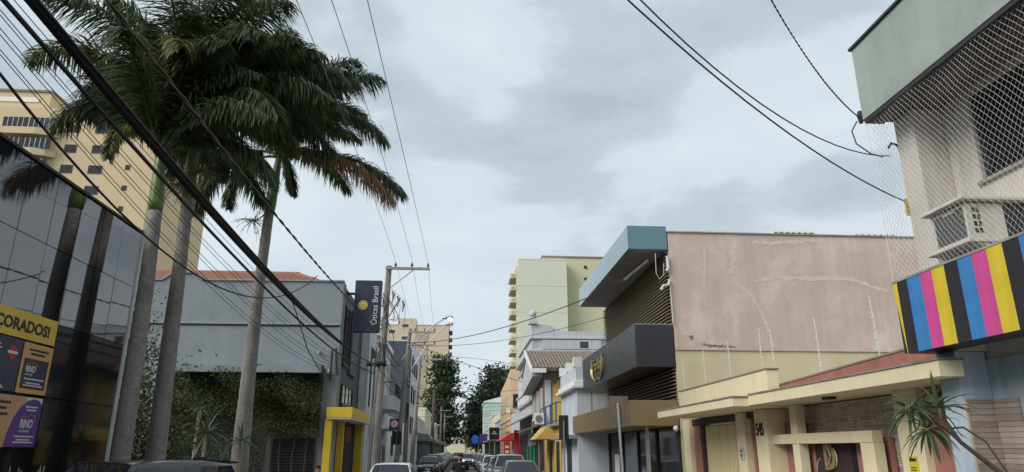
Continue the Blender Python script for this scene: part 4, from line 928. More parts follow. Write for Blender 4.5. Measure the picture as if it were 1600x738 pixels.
# ================================================================== CREEPER, YUCCAS, DRACAENA
M_creep = leafmat('creeper_leaf', (.03, .045, .016), (.09, .10, .03), .2, .75)
def leafmass(name, m, gen, n, size, parent=None, seed=1, **kw):
    rd = random.Random(seed); vs_, fs = [], []
    for i in range(n):
        p, nd = gen(rd); a = Vector((rd.gauss(0, 1), rd.gauss(0, 1), rd.gauss(0, 1))).normalized(); b = a.cross(nd if nd is not None else Vector((rd.gauss(0, 1), rd.gauss(0, 1), rd.gauss(0, 1))))
        if b.length < .05: continue
        b.normalize(); s_ = size * rd.uniform(.6, 1.4); a = a * s_; b = b * s_ * .45; k = len(vs_)
        vs_ += [p - a, p + b * .9 - a * .1, p + a, p - b * .9 - a * .1]; fs.append((k, k + 1, k + 2, k + 3))
    return MB().add(vs_, fs).build(name, m, parent, **kw)
cp = thing('creeper_hedge', (-8.4, 28.5, .13), 'dense dark green creeper hanging over the lower part of the blue-grey wall', 'hedge')
cl_ = [(rnd, random.Random(i)) for i, rnd in enumerate(range(60))]
def creeper_gen(rd):
    x = rd.uniform(-11.8, -5.5); k = math.sin(x * 2.1) * .25 + math.sin(x * 5.3 + 1) * .18
    if rd.random() < .6: z = rd.uniform(3.2, 5.1) + k * .3
    else: z = rd.uniform(.4, 3.6) if x < -7.5 else rd.uniform(2.4, 3.6)
    th = .75 + .35 * math.sin(x * 3 + z * 2) + .3 * math.sin(z * 4.1 + x * 1.3)
    if z > 4.9: th *= .6
    return Vector((x, 28.85 - abs(rd.gauss(0, .42)) * th, z)), None
o = leafmass('foliage', M_creep, creeper_gen, 42000, .045, cp, 4); o['kind'] = 'stuff'
stm = MB()
for i in range(14):
    x = -11.4 + i * .42; stm.tube([(x, 28.7, .13), (x + random.uniform(-.2, .2), 28.75, 1.6), (x + random.uniform(-.3, .3), 28.8, 3.4)], [.03, .025, .015], 5)
stm.build('stems', mat('creeper_stem', (.09, .065, .045), .9), cp)
sprig = thing('wall_shrub', (-12.6, 25, .13), 'loose green shrub between the two left palm trunks', 'shrub')
o = leafmass('foliage', M_creep, lambda rd: (Vector((-11.3 + rd.gauss(0, .55), 24.5 + rd.gauss(0, .5), 4.3 + rd.gauss(0, 1.3))), None), 5200, .06, sprig, 9); o['kind'] = 'stuff'
MB().tube([(-11.3, 24.5, .13), (-11.3, 24.5, 2.5), (-11.2, 24.5, 5)], [.08, .06, .03], 7).build('stem', mat('creeper_stem', (.09, .065, .045)), sprig)
sprig = thing('wall_shrub', (-9.5, 21.5, .13), 'dark shrub in the deep shade behind the left palm trunks', 'shrub')
o = leafmass('foliage', M_creep, lambda rd: (Vector((-9.3 + rd.gauss(0, .8), 21.5 + rd.gauss(0, .6), 2.0 + rd.gauss(0, 1.1))), None), 8000, .07, sprig, 10); o['kind'] = 'stuff'
MB().tube([(-9.3, 21.5, .13), (-9.3, 21.5, 1.8)], [.08, .04], 7).build('stem', mat('creeper_stem', (.09, .065, .045)), sprig)
M_yuc = leafmat('yucca_leaf', (.05, .085, .05), (.12, .17, .10), .15, .45)
def rosette(parent, c, n, L, W, seed, m, upb=.4, name='leaf', droop=.16, each=True):
    rd = random.Random(seed); c = Vector(c)
    for i in range(n):
        az = i * 2.399 + rd.uniform(-.3, .3); el = rd.uniform(-.35, 1.35) if upb is None else rd.gauss(upb, .5)
        d = Vector((math.cos(az) * math.cos(el), math.sin(az) * math.cos(el), math.sin(el))); p = c + d * .03; l = L * rd.uniform(.75, 1.1); sd_ = d.cross(PZ)
        sd_ = sd_.normalized() if sd_.length > .05 else PX; vv = []; ns = 6
        for j in range(ns + 1):
            f = j / ns; ww = W * (.6 + 1.2 * f - 1.78 * f * f) if f < 1 else .001
            ww = max(ww, .001); fold = sd_.cross(d).normalized() * ww * .35
            vv += [p - sd_ * ww + fold, p - fold * .3, p + sd_ * ww + fold]
            d = (d + Vector((0, 0, -1)) * droop * rd.uniform(.7, 1.3)).normalized(); p = p + d * l / ns
        fs = []
        for j in range(ns): fs += [(3 * j, 3 * j + 1, 3 * j + 4, 3 * j + 3), (3 * j + 1, 3 * j + 2, 3 * j + 5, 3 * j + 4)]
        MB().add(vv, fs).build(name, m, parent, smooth=True)
for (px_, py_, Y, n, L, lab, s_) in ((322, 678, 21, 34, 1.0, 'larger spiky yucca in front of the creeper, left of the right palm', 1), (312, 640, 24, 26, 1.0, 'upper spiky yucca against the dark creeper', 2), (377, 690, 17.3, 24, .55, 'small spiky yucca in front of the right palm trunk', 3)):
    c = atY(px_, py_, Y); t = thing('yucca', (c.x, c.y, .16), lab, 'yucca', 'yuccas in the garden bed')
    MB().tube([(c.x + .02, c.y, .14), (c.x, c.y, c.z * .6), c], [.07, .055, .045], 8).build('trunk', mat('yucca_trunk', (.33, .27, .2), .9, .25, 5), t)
    rosette(t, c, n, L, .028, s_, M_yuc, .45)
dr = thing('dracaena', (5.05, 5.9, .13), 'leaning dracaena with narrow strappy leaves in front of the maroon panel', 'plant')
DY = 6.6
c1, c2, c3 = atY(1422, 642, DY), atY(1465, 640, DY + .1), atY(1450, 672, DY - .15)
root = atY(1562, 738, DY); low = Vector((root.x + .55, root.y, .13))
M_drs = mat('dracaena_stem', (.10, .08, .06), .85, .2, 6)
fk = atY(1500, 690, DY)
MB().tube([low, root, fk, c2], [.035, .028, .02, .012], 7).build('stem', M_drs, dr)
MB().tube([fk, atY(1475, 668, DY), c1], [.018, .014, .01], 6).build('stem', M_drs, dr)
MB().tube([atY(1575, 738, DY) + Vector((.1, 0, -.2)), atY(1540, 690, DY), atY(1505, 668, DY), c3], [.012, .01, .01, .008], 6).build('stem', M_drs, dr)
M_drl = leafmat('dracaena_leaf', (.035, .065, .03), (.10, .14, .06), .2, .4)
rosette(dr, c1, 36, .36, .019, 31, M_drl, .35, droop=.17); rosette(dr, c2, 34, .36, .019, 32, M_drl, .4, droop=.17); rosette(dr, c3, 30, .36, .019, 33, M_drl, .1, droop=.2)

# ================================================================== FAR TREES
M_far = leafmat('far_leaf', (.022, .038, .022), (.055, .08, .04), .15, .6)
M_bark = mat('tree_bark', (.10, .08, .065), .9, .25, 3)
def far_tree(label, x, y, h, rx, conifer, seed, n=5200, ls=.5):
    rd = random.Random(seed); t = thing('tree', (x, y, 0), label, 'tree', 'trees at the far end of the street')
    tk = MB().tube([(x, y, 0), (x + rd.uniform(-.3, .3), y, h * .45), (x + rd.uniform(-.4, .4), y, h * .93)], [.45, .3, .06], 9)
    cl2 = []
    nb = 26 if conifer else 20
    for i in range(nb):
        f = .22 + .74 * (i + .5) / nb
        az = i * 2.4 + rd.uniform(-.4, .4)
        rr = rx * ((1.08 - f) ** .55 * (.75 + .5 * rd.random()) if conifer else math.sin(math.pi * min(.97, (f - .12) / .9)) ** .6 * rd.uniform(.55, 1.1))
        p = Vector((x + math.cos(az) * rr, y + math.sin(az) * rr, h * f + (rr * .12 if not conifer else -rr * .06)))
        tk.tube([(x, y, h * (f - .09)), p], [.12, .03], 5); cl2.append((p, rd.uniform(.20, .34) * rx, (rr))); cl2.append((Vector((x, y, h * f)).lerp(p, .55), rd.uniform(.2, .3) * rx, rr))
    tk.build('trunk', M_bark, t)
    def gen(r2):
        c, s_, _ = r2.choice(cl2)
        return c + Vector((r2.gauss(0, s_), r2.gauss(0, s_), r2.gauss(0, s_ * (.45 if conifer else .65)))), None
    o = leafmass('crown', M_far, gen, n, ls, t, seed); o['kind'] = 'stuff'
far_tree('tall dark conifer with drooping tiers at the left end of the street', -4.2, 172, 24.5, 4.6, True, 1)
far_tree('slim dark conifer behind the utility poles on the left', -5.8, 205, 19, 4.2, True, 2, 4200)
far_tree('tall rounded dark tree right of the street gap', 9.5, 176, 21.5, 5.4, False, 3, 8000)
far_tree('broad dark tree behind the mint building', 13.6, 190, 22, 6.0, False, 4, 8000)
far_tree('lower dark tree leaning towards the street gap on the right', 5.8, 182, 15, 4.2, False, 5, 6000)
far_tree('small round tree at the far end on the right', 6.0, 260, 12, 4.5, False, 6, 3600)

# ================================================================== UTILITY POLES
M_pole = mat('pole_concrete', (.25, .235, .21), .9, .18, 2.5, streak=.3, stain=(.13, .12, .11), stain_amt=.5, stain_scale=1.5, bump=.4, bscale=40)
M_wood = mat('pole_wood', (.11, .085, .065), .9, .2, 3, streak=.4)
M_ins = mat('porcelain_brown', (.05, .04, .04), .3)
def pole(label, base, top, r0, r1, arms, m=M_pole, brace=True):
    """arms: list of (z, x0, x1) crossarms; three pin insulators on each"""
    t = thing('utility_pole', base, label, 'utility pole', 'utility poles along the left pavement')
    b, tp = Vector(base), Vector(top)
    MB().tube([b, b.lerp(tp, .5), tp], [r0, (r0 + r1) / 2, r1], 14).build('shaft', m, t, at=base)
    for (z, x0, x1) in arms:
        f = (z - b.z) / (tp.z - b.z); y = b.y + (tp.y - b.y) * f - r0
        a = MB().box(x0, x1, y - .1, y, z - .055, z + .055).build('crossarm', M_conc, t, bevel=.008)
        for k in range(3):
            x = x0 + .42 + (x1 - x0 - .5) * k / 2
            MB().tube([(x, y - .05, z + .055), (x, y - .05, z + .13), (x, y - .05, z + .16), (x, y - .05, z + .25)], [.02, .045, .06, .025], 8).build('insulator', M_ins, a)
        if brace: MB().tube([(b.x + (tp.x - b.x) * f, y, z - .95), (x0 + (x1 - x0) * .62, y, z - .06)], .022, 6).build('brace', M_steel, a)
    return t
P1B, P1T = Vector((-3.36, 29.2, .13)), atY(608, 416, 29.2)
pole1 = pole('concrete utility pole nearest the navy sign, with one high crossarm', P1B, P1T, .19, .12, [(atY(640, 422, 29.2).z, P1T.x - .12, atY(672, 421, 29.2).x)])
P2B, P2T = Vector((atY(617, 738, 44).x, 44, .13)), atY(641, 514, 44)
z2 = atY(660, 520, 44).z
pole2 = pole('second concrete utility pole carrying the lit street lamp', P2B, P2T, .17, .11, [(z2, P2T.x - .1, atY(681, 517, 44).x), (atY(660, 540, 44).z, P2T.x - .1, atY(681, 540, 44).x)], brace=False)
P3B, P3T = Vector((atY(642, 738, 56).x, 56, .13)), atY(657, 558, 56)
pole3 = pole('third concrete utility pole with a single low crossarm', P3B, P3T, .18, .12, [(atY(670, 562, 56).z, P3T.x - .1, atY(691, 562, 56).x)])
P4B, P4T = Vector((-3.6, 96, .13)), atX(680, 611, -3.45)
pole('dark weathered pole farther down the left pavement', P4B, Vector((-3.45, 96, P4T.z)), .24, .2, [], M_wood)
pole('thin distant pole beyond the dark weathered one', (-3.5, 133, .13), (-3.4, 133, 9.6), .2, .13, [(8.9, -3.6, -1.6)])
pole('most distant thin pole on the left pavement', (-3.5, 165, .13), (-3.4, 165, 9.8), .2, .13, [(9.2, -3.6, -1.6)])
far_pole = thing('utility_pole', (2.4, 260, 0), 'tiny lone pole standing in the gap at the street end', 'utility pole', 'utility poles along the left pavement')
MB().tube([(2.4, 260, 0), (2.4, 260, 10.5)], [.25, .18], 8).build('shaft', M_pole, far_pole)
pole('concrete utility pole standing beside the camera on the left pavement', (-3.45, 1.5, .13), (-3.45, 1.5, 11), .18, .12, [(10.3, -3.57, -1.4)])
# hardware and tangles on pole 1
hw = MB()
rd = random.Random(3)
for i in range(26):
    z0 = rd.uniform(5.2, 8.4); x0 = P1B.x + rd.uniform(-.15, .25); a = Vector((x0, 29.0 + rd.uniform(-.15, .1), z0)); b = a + Vector((rd.uniform(-.25, .55), rd.uniform(-.2, .2), rd.uniform(-1.2, .3))); m_ = (a + b) / 2 + Vector((rd.uniform(-.15, .3), 0, -rd.uniform(.05, .5)))
    hw.tube([a, a.lerp(m_, .6) + Vector((0, 0, .08)), m_, b], .014, 4)
hw.build('cable_tangle', M_black, pole1)
hw = MB()
for i in range(3): a = Vector((P1T.x + .22 + .22 * i, 28.95, P1T.z - 1.15 - .2 * i)); hw.tube([a, a + Vector((.06, 0, -.18)), a + Vector((.02, 0, -.5))], [.035, .05, .02], 6); hw.tube([a + Vector((-.2, 0, -.1)), a + Vector((-.05, 0, .12)), a + Vector((.1, 0, .02)), a + Vector((.14, 0, -.5)), a + Vector((.1, 0, -1.3))], .010, 4)
hw.build('dropout_fuse', M_grille, pole1)
MB().tube([(P1B.x + .15, 29.05, 7.0), (P1B.x + .75, 29.0, 8.05)], .03, 6).build('stay_arm', M_steel, pole1)
MB().tube([(P1B.x - .24, 29.05, .13), (P1B.x - .2, 29.05, 5.5)], .06, 8).build('riser_pipe', mat('riser_grey', (.2, .23, .25), .6), pole1)
MB().tube([(P1B.x - .5, 29.1, 5.3), (P1B.x + .3, 29.1, 5.32)], .11, 8).build('splice_case', M_black, pole1)
# street lamps: curved arms from poles 2 and 3
M_lit = mat('lit_lamp', (1.0, .93, .78), .5, 0, 1, grain=0, bump=0, emit=14)
def lamp(par, a, b, lit):
    a, b = Vector(a), Vector(b); pts = []
    for i in range(11):
        f = i / 10; p = a.lerp(b, f); p.z += .75 * math.sin(math.pi * f) * .6; pts.append(p)
    ar = MB().tube(pts, .045, 7).build('lamp_arm', M_steel, par, smooth=True)
    hd = MB().tube([b - Vector((.25, 0, .04)), b - Vector((.1, 0, 0)), b + Vector((.35, 0, .05)), b + Vector((.45, 0, .05))], [.05, .1, .12, .05], 8).build('lamp_head', M_steel, ar, smooth=True)
    MB().ball(b + Vector((.25, 0, -.06)), .13, .11, .09).build('lamp_glass', M_lit if lit else M_lgrey, hd, smooth=True)
lamp(pole2, atY(622, 572, 44), atY(697, 497, 44), True)
lamp(pole3, atY(643, 578, 56), atY(700, 507, 56), False)

# ================================================================== WIRES (each hangs in the vertical plane between its supports)
def wire_fit(A, B, pix, s0=None, s1=None, n=28):
    """parabola in the vertical plane through plan points A, B, fitted to sight lines"""
    A2, B2 = Vector((A[0], A[1], 0)), Vector((B[0], B[1], 0)); d = (B2 - A2); Ld = d.length; d.normalize(); nn = Vector((-d.y, d.x, 0))
    S, Zs = [], []
    for x, y in pix:
        r_ = ray(x, y); t = (A2 - Vector((EYEP.x, EYEP.y, 0))).dot(nn) / r_.dot(nn); p = EYEP + r_ * t; S.append((Vector((p.x, p.y, 0)) - A2).dot(d)); Zs.append(p.z)
    m_ = len(S)
    if m_ == 2: k1 = (Zs[1] - Zs[0]) / (S[1] - S[0]); co = (0, k1, Zs[0] - k1 * S[0])
    else:
        M_ = [[sum(s ** (4 - i - j) for s in S) for j in range(3)] for i in range(3)]; v = [sum(z * s ** (2 - i) for s, z in zip(S, Zs)) for i in range(3)]
        sol = Matrix(M_).inverted() @ Vector(v); co = tuple(sol)
    s0 = 0 if s0 is None else s0; s1 = Ld if s1 is None else s1
    return [A2 + d * (s0 + (s1 - s0) * i / n) + PZ * (co[0] * (s0 + (s1 - s0) * i / n) ** 2 + co[1] * (s0 + (s1 - s0) * i / n) + co[2]) for i in range(n + 1)]
def sag(a, b, s_, n=20):
    a, b = Vector(a), Vector(b); return [a.lerp(b, i / n) - PZ * (4 * s_ * (i / n) * (1 - i / n)) for i in range(n + 1)]
M_cable = mat('black_cable', (.018, .018, .02), .55, .1, 4, bump=0); M_cabbr = mat('brown_cable', (.055, .035, .035), .6, .1, 4, bump=0); M_alu = mat('aluminium_wire', (.20, .21, .22), .5, .1, 4, bump=0)
NW = [0]
def wire(name, pts, r, m, label, group=None, n=5, twist=False):
    mb = MB()
    if twist:
        for ph in range(2):
            q = []; 
            for i in range(len(pts) - 1):
                for k in range(6): 
                    p = pts[i].lerp(pts[i + 1], k / 6); a = (i * 6 + k) * 1.0 + ph * math.pi; q.append(p + Vector((math.cos(a) * r * .8, 0, math.sin(a) * r * .8)))
            mb.tube(q, r * .75, n)
    else: mb.tube(pts, r, n)
    return mb.build(name, m, None, label, 'cable', group, smooth=True)
G1 = 'cables strung along the left pavement'
PA, PB = (-3.45, 1.6), (-3.4, 29.05)
BUN = ('topmost', 'second', 'third', 'fourth', 'lowest')
for k, (dx, off, r) in enumerate(((.05, -9, .015), (.02, -5, .022), (0, 0, .024), (-.05, 6, .022), (-.08, 10, .012))):
    wire('overhead_cable', wire_fit((PA[0] + dx, PA[1]), (PB[0] + dx * .5, PB[1]), [(52 - off, 0), (181 - off, 160), (376 - off * .7, 380), (525 - off * .3, 530)]), r, M_cable, BUN[k] + ' of the five thick black cables bundled across the palms', G1)
wire('overhead_cable', wire_fit((-3.55, 1.6), (-3.5, 29.0), [(5, 0), (147, 160), (350, 384), (530, 553)]), .022, M_cable, 'single heavy black cable just left of the thick cable bundle')
wire('twisted_cable', wire_fit((-3.2, 1.6), (-3.3, 29.0), [(170, 0), (230, 82), (402, 300), (465, 382), (548, 468), (592, 512)]), .016, M_cabbr, 'brown twisted cable crossing in front of the palm crowns', twist=True)
wire('overhead_cable', wire_fit((-3.7, 1.6), (-3.6, 29.0), [(0, 117), (36, 160), (200, 345), (300, 425), (412, 466)], s1=15.6), .013, M_cable, 'slack black cable that droops lowest across the palm trunks')
thin = [((20, 0), (115, 106), (310, 330), (500, 520)), ((0, 18), (82, 108), (290, 345), (490, 535)), ((0, 28), (80, 112), (285, 348), (488, 540)), ((0, 48), (75, 128), (270, 352), (480, 545)), ((0, 60), (72, 132), (262, 352), (478, 550)), ((0, 76), (50, 138), (235, 345), (470, 555)), ((0, 87), (50, 142), (228, 346), (468, 560))]
for k, px_ in enumerate(thin):
    wire('thin_wire', wire_fit((-3.8 - .04 * k, 1.6), (-3.55 - .02 * k, 29), px_), .0055, M_cable, ('first', 'second', 'third', 'fourth', 'fifth', 'sixth', 'lowest')[k] + ' from the cable bundle among the thin wires at left', 'thin wires beside the cable bundle', n=4)
for k, (px_, x) in enumerate(((((463, 0), (545, 205), (619, 411)), -2.85), (((518, 0), (590, 220), (645, 411)), -2.3), (((574, 0), (628, 230), (669, 411)), -1.75))):
    xb = (atY(620, 412, 29.1).x, atY(645, 412, 29.1).x, atY(669, 412, 29.1).x)[k]
    pts = wire_fit((xb, 1.6), (xb, 29.1), px_)
    wire('high_voltage_wire', pts, .007, M_alu, ('leftmost', 'middle', 'rightmost')[k] + ' of the three thin power wires coming down the sky to the high crossarm', 'power wires on the high crossarm', n=4)
    xc = P2T.x + .3 + (atY(681, 517, 44).x - P2T.x - .4) * k / 2
    wire('high_voltage_wire', sag(pts[-1], (xc, 43.8, z2 + .2), .25), .006, M_alu, ('left', 'middle', 'right')[k] + ' thin power wire running on from the first pole to the second', 'power wires on the high crossarm', n=4)
rd = random.Random(12)
for k in range(9):
    z = 5.0 + .28 * k; wire('overhead_cable', sag((-3.35, 29.2, z), (-3.5, 44, z + .2 + rd.uniform(-.2, .2)), .25 + rd.uniform(0, .2)), rd.choice((.008, .012, .018)), M_cable, ('lowest', 'second lowest', 'third lowest', 'fourth lowest', 'middle', 'fourth highest', 'third highest', 'second highest', 'highest')[k] + ' of nine black cables between the first and second poles', 'cables between the first and second poles')
    wire('overhead_cable', sag((-3.5, 44, z + .2), (-3.4, 56, z + rd.uniform(-.1, .3)), .2 + rd.uniform(0, .2)), rd.choice((.008, .012)), M_cable, ('lowest', 'second lowest', 'third lowest', 'fourth lowest', 'middle', 'fourth highest', 'third highest', 'second highest', 'highest')[k] + ' of nine black cables between the second and third poles', 'cables between the second and third poles')
for k in range(5):
    z = 5.4 + .45 * k; wire('overhead_cable', sag((-3.4, 56, z), (-3.5, 96, z), .6), .012, M_cable, ('lowest', 'second lowest', 'middle', 'second highest', 'highest')[k] + ' of five cables running from the third pole to the dark pole', 'cables beyond the third pole')
    wire('overhead_cable', sag((-3.5, 96, z), (-3.45, 133, z + .1), .6), .014, M_cable, ('lowest', 'second lowest', 'middle', 'second highest', 'highest')[k] + ' of five faint cables beyond the dark weathered pole', 'cables far down the left side')
# service drops to the cream balcony corner, upper right
q0 = atY(1205, 0, 6.7)
wire('service_wire', [Vector((-3.4, 1.6, 10.4))] + wire_fit((q0.x, q0.y), (5.22, 7.94), [(1205, 0), (1262, 92), (1338, 180)], s0=-.8), .008, M_cable, 'wire dropping from the top of the sky to the grey-green fascia bracket', twist=True, n=4)
wire('service_wire', wire_fit((-3.4, 1.6), (5.54, 7.93), [(1003, 0), (1078, 78), (1145, 127), (1250, 200), (1378, 243)]), .0075, M_cable, 'upper of the two long sagging wires reaching the cream balcony corner', n=5)
wire('service_wire', wire_fit((-3.4, 1.7), (5.67, 7.93), [(972, 0), (1070, 72), (1140, 130), (1232, 215), (1320, 273), (1395, 304)]), .0085, M_cable, 'lower of the two long sagging wires reaching the cream balcony corner', n=5)
pp = [atY(1339, 190, 7.94), atY(1331, 205, 7.94), atY(1338, 225, 7.94), atY(1360, 240, 7.94), atY(1380, 246, 7.94)]
wire('wire_loop', pp, .009, M_cable, 'slack wire loop hanging below the fascia bracket')
# wires across the street farther on
GX = 'wires crossing the street'
def cross(a, pix, b, lab, r=.012, s0=None, s1=None): wire('street_wire', wire_fit(a, b, pix, s0, s1), r, M_cable, lab, GX)
cross((-3.4, 44), [(708, 530), (767, 518), (814, 503), (871, 484), (942, 456)], (5.5, 20.6), 'highest wire crossing the street, ending under the teal awning', .018)
cross((-3.4, 44), [(708, 540), (794, 531), (871, 515), (942, 497)], (5.9, 27.8), 'second wire crossing the street, below the one to the teal awning', .012)
cross((-3.4, 44), [(712, 558), (755, 562), (794, 568)], (4.6, 56.5), 'wire sloping down across the street to the white moulded building', .012)
cross((-3.4, 44), [(690, 555), (740, 573), (806, 594)], (4.6, 50), 'lower wire sloping down across the street to the cornice of the white moulded building', .018)
for k, (y, xa, xb, za) in enumerate(((48, -3.4, 4.7, 6.0), (52, -3.4, 4.7, 5.2), (60, -3.4, 4.7, 5.2), (70, -3.4, 4.7, 5.6), (80, -3.4, 4.7, 5.9), (95, -3.4, 4.7, 5.5), (58, -3.4, 4.7, 4.5))):
    wire('street_wire', sag((xa, y, za), (xb, y + rd.uniform(-3, 3), za + rd.uniform(-.5, .4)), .25), .013, M_cable, ('nearest', 'second nearest', 'fourth', 'fifth', 'sixth', 'farthest', 'third nearest and lowest')[k] + ' of the level dark wires across the far street', 'low wires across the far street')

pp = [atX(455, 466, -3.5), atX(468, 505, -3.5), atX(480, 545, -3.5), atX(500, 580, -3.6)]
wire('loose_cable', pp, .012, M_cable, 'loose black cable dangling from the bundle in front of the blue-grey wall')

# ================================================================== NO-PARKING SIGN
ns = thing('parking_sign', (-3.6, 42, .13), 'blue board with red-ringed E sign above a black panel on the left pavement', 'sign')
MB().tube([(-3.6, 42, .13), (-3.6, 42, 3.6)], .03, 8).build('post', M_steel, ns)
box('blue_board', mat('board_navy', (.03, .04, .10), .5), ns, -4.05, -3.5, 41.94, 41.965, 3.0, 3.65)
MB().tube([(-3.77, 41.935, 3.36), (-3.77, 41.925, 3.36)], .25, 24).build('red_ring', M_red, ns)
MB().tube([(-3.77, 41.923, 3.36), (-3.77, 41.915, 3.36)], .19, 24).build('white_disc', M_white, ns)
text('E', M_dark, ns, (-3.84, 41.912, 3.26), PX, PZ, w=.14, h=.2, bold=.0, depth=.004)
box('black_panel', M_black, ns, -3.87, -3.62, 41.94, 41.96, 2.2, 2.95); box('black_panel', M_black, ns, -3.58, -3.3, 41.94, 41.96, 2.2, 2.95)

# ================================================================== CARS (all facing the camera)
M_cglass = mat('car_glass', (.02, .025, .03), .05, .05, 1, grain=0, bump=0, spec=.5, ior=1.6)
M_tyre = mat('tyre', (.02, .02, .02), .85); M_rim = mat('rim', (.45, .46, .47), .3, metal=.8); M_lens = mat('headlight_lens', (.7, .72, .74), .1, .05, 3, bump=0)
M_plate = mat('plate', (.55, .56, .57), .5)
def car_paint(n, c): return mat('car_paint_' + n, c, .28, .03, 2, grain=0, bump=0, spec=.5, coat=.6)
def car(label, loc, paint, style='hatch', yaw=0.0, dim=None, lit=False):
    """front towards -Y; length L, width W, height H"""
    L, W, H = dim or {'hatch': (3.95, 1.70, 1.47), 'sedan': (4.4, 1.74, 1.46), 'suv': (4.4, 1.82, 1.68), 'pickup': (4.9, 1.80, 1.72)}[style]
    t = thing('parked_car', (0, 0, 0), label, 'car', 'cars parked along the kerb'); h = W / 2; belt = H * .64; hood = H * .60
    prof = {'hatch': (.02, .235, .40, .86, .985), 'sedan': (.02, .27, .42, .72, .86), 'suv': (.02, .25, .37, .90, .99), 'pickup': (.02, .25, .38, .60, .64)}[style]
    y = lambda f: -L / 2 + L * f
    # lower body, lofted along the length
    st = [(0.0, .30, .52, .78), (.03, .22, .60, .90), (.10, .19, hood * .93, .97), (prof[1], .18, hood, 1.0), (.5, .18, belt, 1.0), (.8, .18, belt * 1.01, 1.0), (.94, .2, belt * (.98 if style != 'sedan' else .96), .96), (.985, .24, belt * .9, .9), (1.0, .34, .62, .82)]
    mb = MB(); rings = []
    for f, zb, zt, k in st:
        hw_ = h * k; zm = zb + (zt - zb) * .55
        rings.append([(-hw_ * .9, y(f), zb), (-hw_, y(f), zb + .15), (-hw_, y(f), zm), (-hw_ * .93, y(f), zt), (-hw_ * .5, y(f), zt + .025), (hw_ * .5, y(f), zt + .025), (hw_ * .93, y(f), zt), (hw_, y(f), zm), (hw_, y(f), zb + .15), (hw_ * .9, y(f), zb)])
    vs_ = [p for r_ in rings for p in r_]; m_ = 10; fs = []
    for i in range(len(rings) - 1):
        for k in range(m_): fs.append((i * m_ + k, i * m_ + (k + 1) % m_, (i + 1) * m_ + (k + 1) % m_, (i + 1) * m_ + k))
    fs += [tuple(range(m_ - 1, -1, -1)), tuple((len(rings) - 1) * m_ + k for k in range(m_))]
    body = MB().add(vs_, fs).build('body', paint, t, bevel=.03, smooth=True, at=(0, 0, 0))
    # cabin shell
    y1, y2, y3, y4 = (y(f) for f in prof[1:]); zr = H; zb = belt - .02
    sec = [(y1, zb, .90, .90, zb + .01), (y1 + (y2 - y1) * .5, zb, .92, .80, zb + (zr - zb) * .55), (y2, zb, .92, .68, zr - .03), (y2 + (y3 - y2) * .3, zb, .92, .68, zr), (y2 + (y3 - y2) * .75, zb, .92, .67, zr - .01), (y3, zb, .92, .66, zr - .06), (y4, zb, .90, .86, zb + .01)]
    rings = [[(-h * a, yy, z0), (-h * b, yy, z1), (-h * b * .55, yy, z1 + (.025 if 0 < i < 6 else .01)), (h * b * .55, yy, z1 + (.025 if 0 < i < 6 else .01)), (h * b, yy, z1), (h * a, yy, z0)] for i, (yy, z0, a, b, z1) in enumerate(sec)]
    vs_ = [p for r_ in rings for p in r_]; m_ = 6; fs = []
    for i in range(len(rings) - 1):
        for k in range(m_): fs.append((i * m_ + k, i * m_ + (k + 1) % m_, (i + 1) * m_ + (k + 1) % m_, (i + 1) * m_ + k))
    fs += [tuple(range(m_ - 1, -1, -1)), tuple((len(rings) - 1) * m_ + k for k in range(m_))]
    MB().add(vs_, fs).build('cabin', paint, t, bevel=.025, smooth=True, at=(0, 0, 0))
    # glass
    def lerp(a, b, f): return tuple(p + (q - p) * f for p, q in zip(a, b))
    def wsq(ya, za, wa, yb, zb_, wb, o, n, name, parent):
        A, B = Vector((0, ya, za)), Vector((0, yb, zb_)); nrm = Vector((0, -(zb_ - za), yb - ya)).normalized(); nrm = nrm if nrm.z > 0 else -nrm
        vv = []; ff = []
        for i in range(5):
            f = .07 + .84 * i / 4; p = A.lerp(B, f); ww = wa + (wb - wa) * f
            for j in range(7):
                u = -1 + 2 * j / 6; q = p + Vector((u * ww, 0, 0)) + nrm * (o + .028 * (1 - u * u)); vv.append(q)
        for i in range(4):
            for j in range(6): ff.append((i * 7 + j, i * 7 + j + 1, (i + 1) * 7 + j + 1, (i + 1) * 7 + j))
        MB().add(vv, ff).build(name, M_cglass, parent, smooth=True)
    ym, zm = y1 + (y2 - y1) * .5, zb + (zr - zb) * .55
    wsq(y1, zb + .02, h * .86, y2, zr - .01, h * .62, .022, 0, 'windscreen', t)
    wsq(y4, zb + .02, h * .80, y3, zr - .05, h * .58, .022, 0, 'rear_window', t)
    for s_ in (-1, 1):
        segs = ((.02, .44), (.47, .80), (.83, .99)) if style in ('suv', 'hatch') else ((.02, .50), (.53, .97))
        for a, b in segs:
            def sp(f, g):
                yb_ = y1 + .28 + (y4 - y1 - .40) * f; yt = y2 + .03 + (y3 - y2 - .05) * f
                lo = Vector((s_ * h * .915, yb_, zb + .035)); hi = Vector((s_ * h * .69, yt, zr - .085)); return lo.lerp(hi, g) + Vector((s_ * .018, 0, .004))
            MB().add([sp(a, 0), sp(b, 0), sp(b, 1), sp(a, 1)], [(0, 1, 2, 3)]).build('side_window', M_cglass, t)
        MB().ball((s_ * (h + .10), y1 + .35, belt + .06), .10, .05, .075, 8, 6).build('mirror', paint if style != 'pickup' else M_black, t, smooth=True)
        MB().ball((s_ * h * .70, y(.035), hood * .82), .17, .10, .085, 10, 7).build('headlight', M_lit_car if lit else M_lens, t, smooth=True)
        MB().ball((s_ * h * .78, y(.985), belt * .86), .10, .07, .16, 8, 6).build('tail_light', M_red, t, smooth=True)
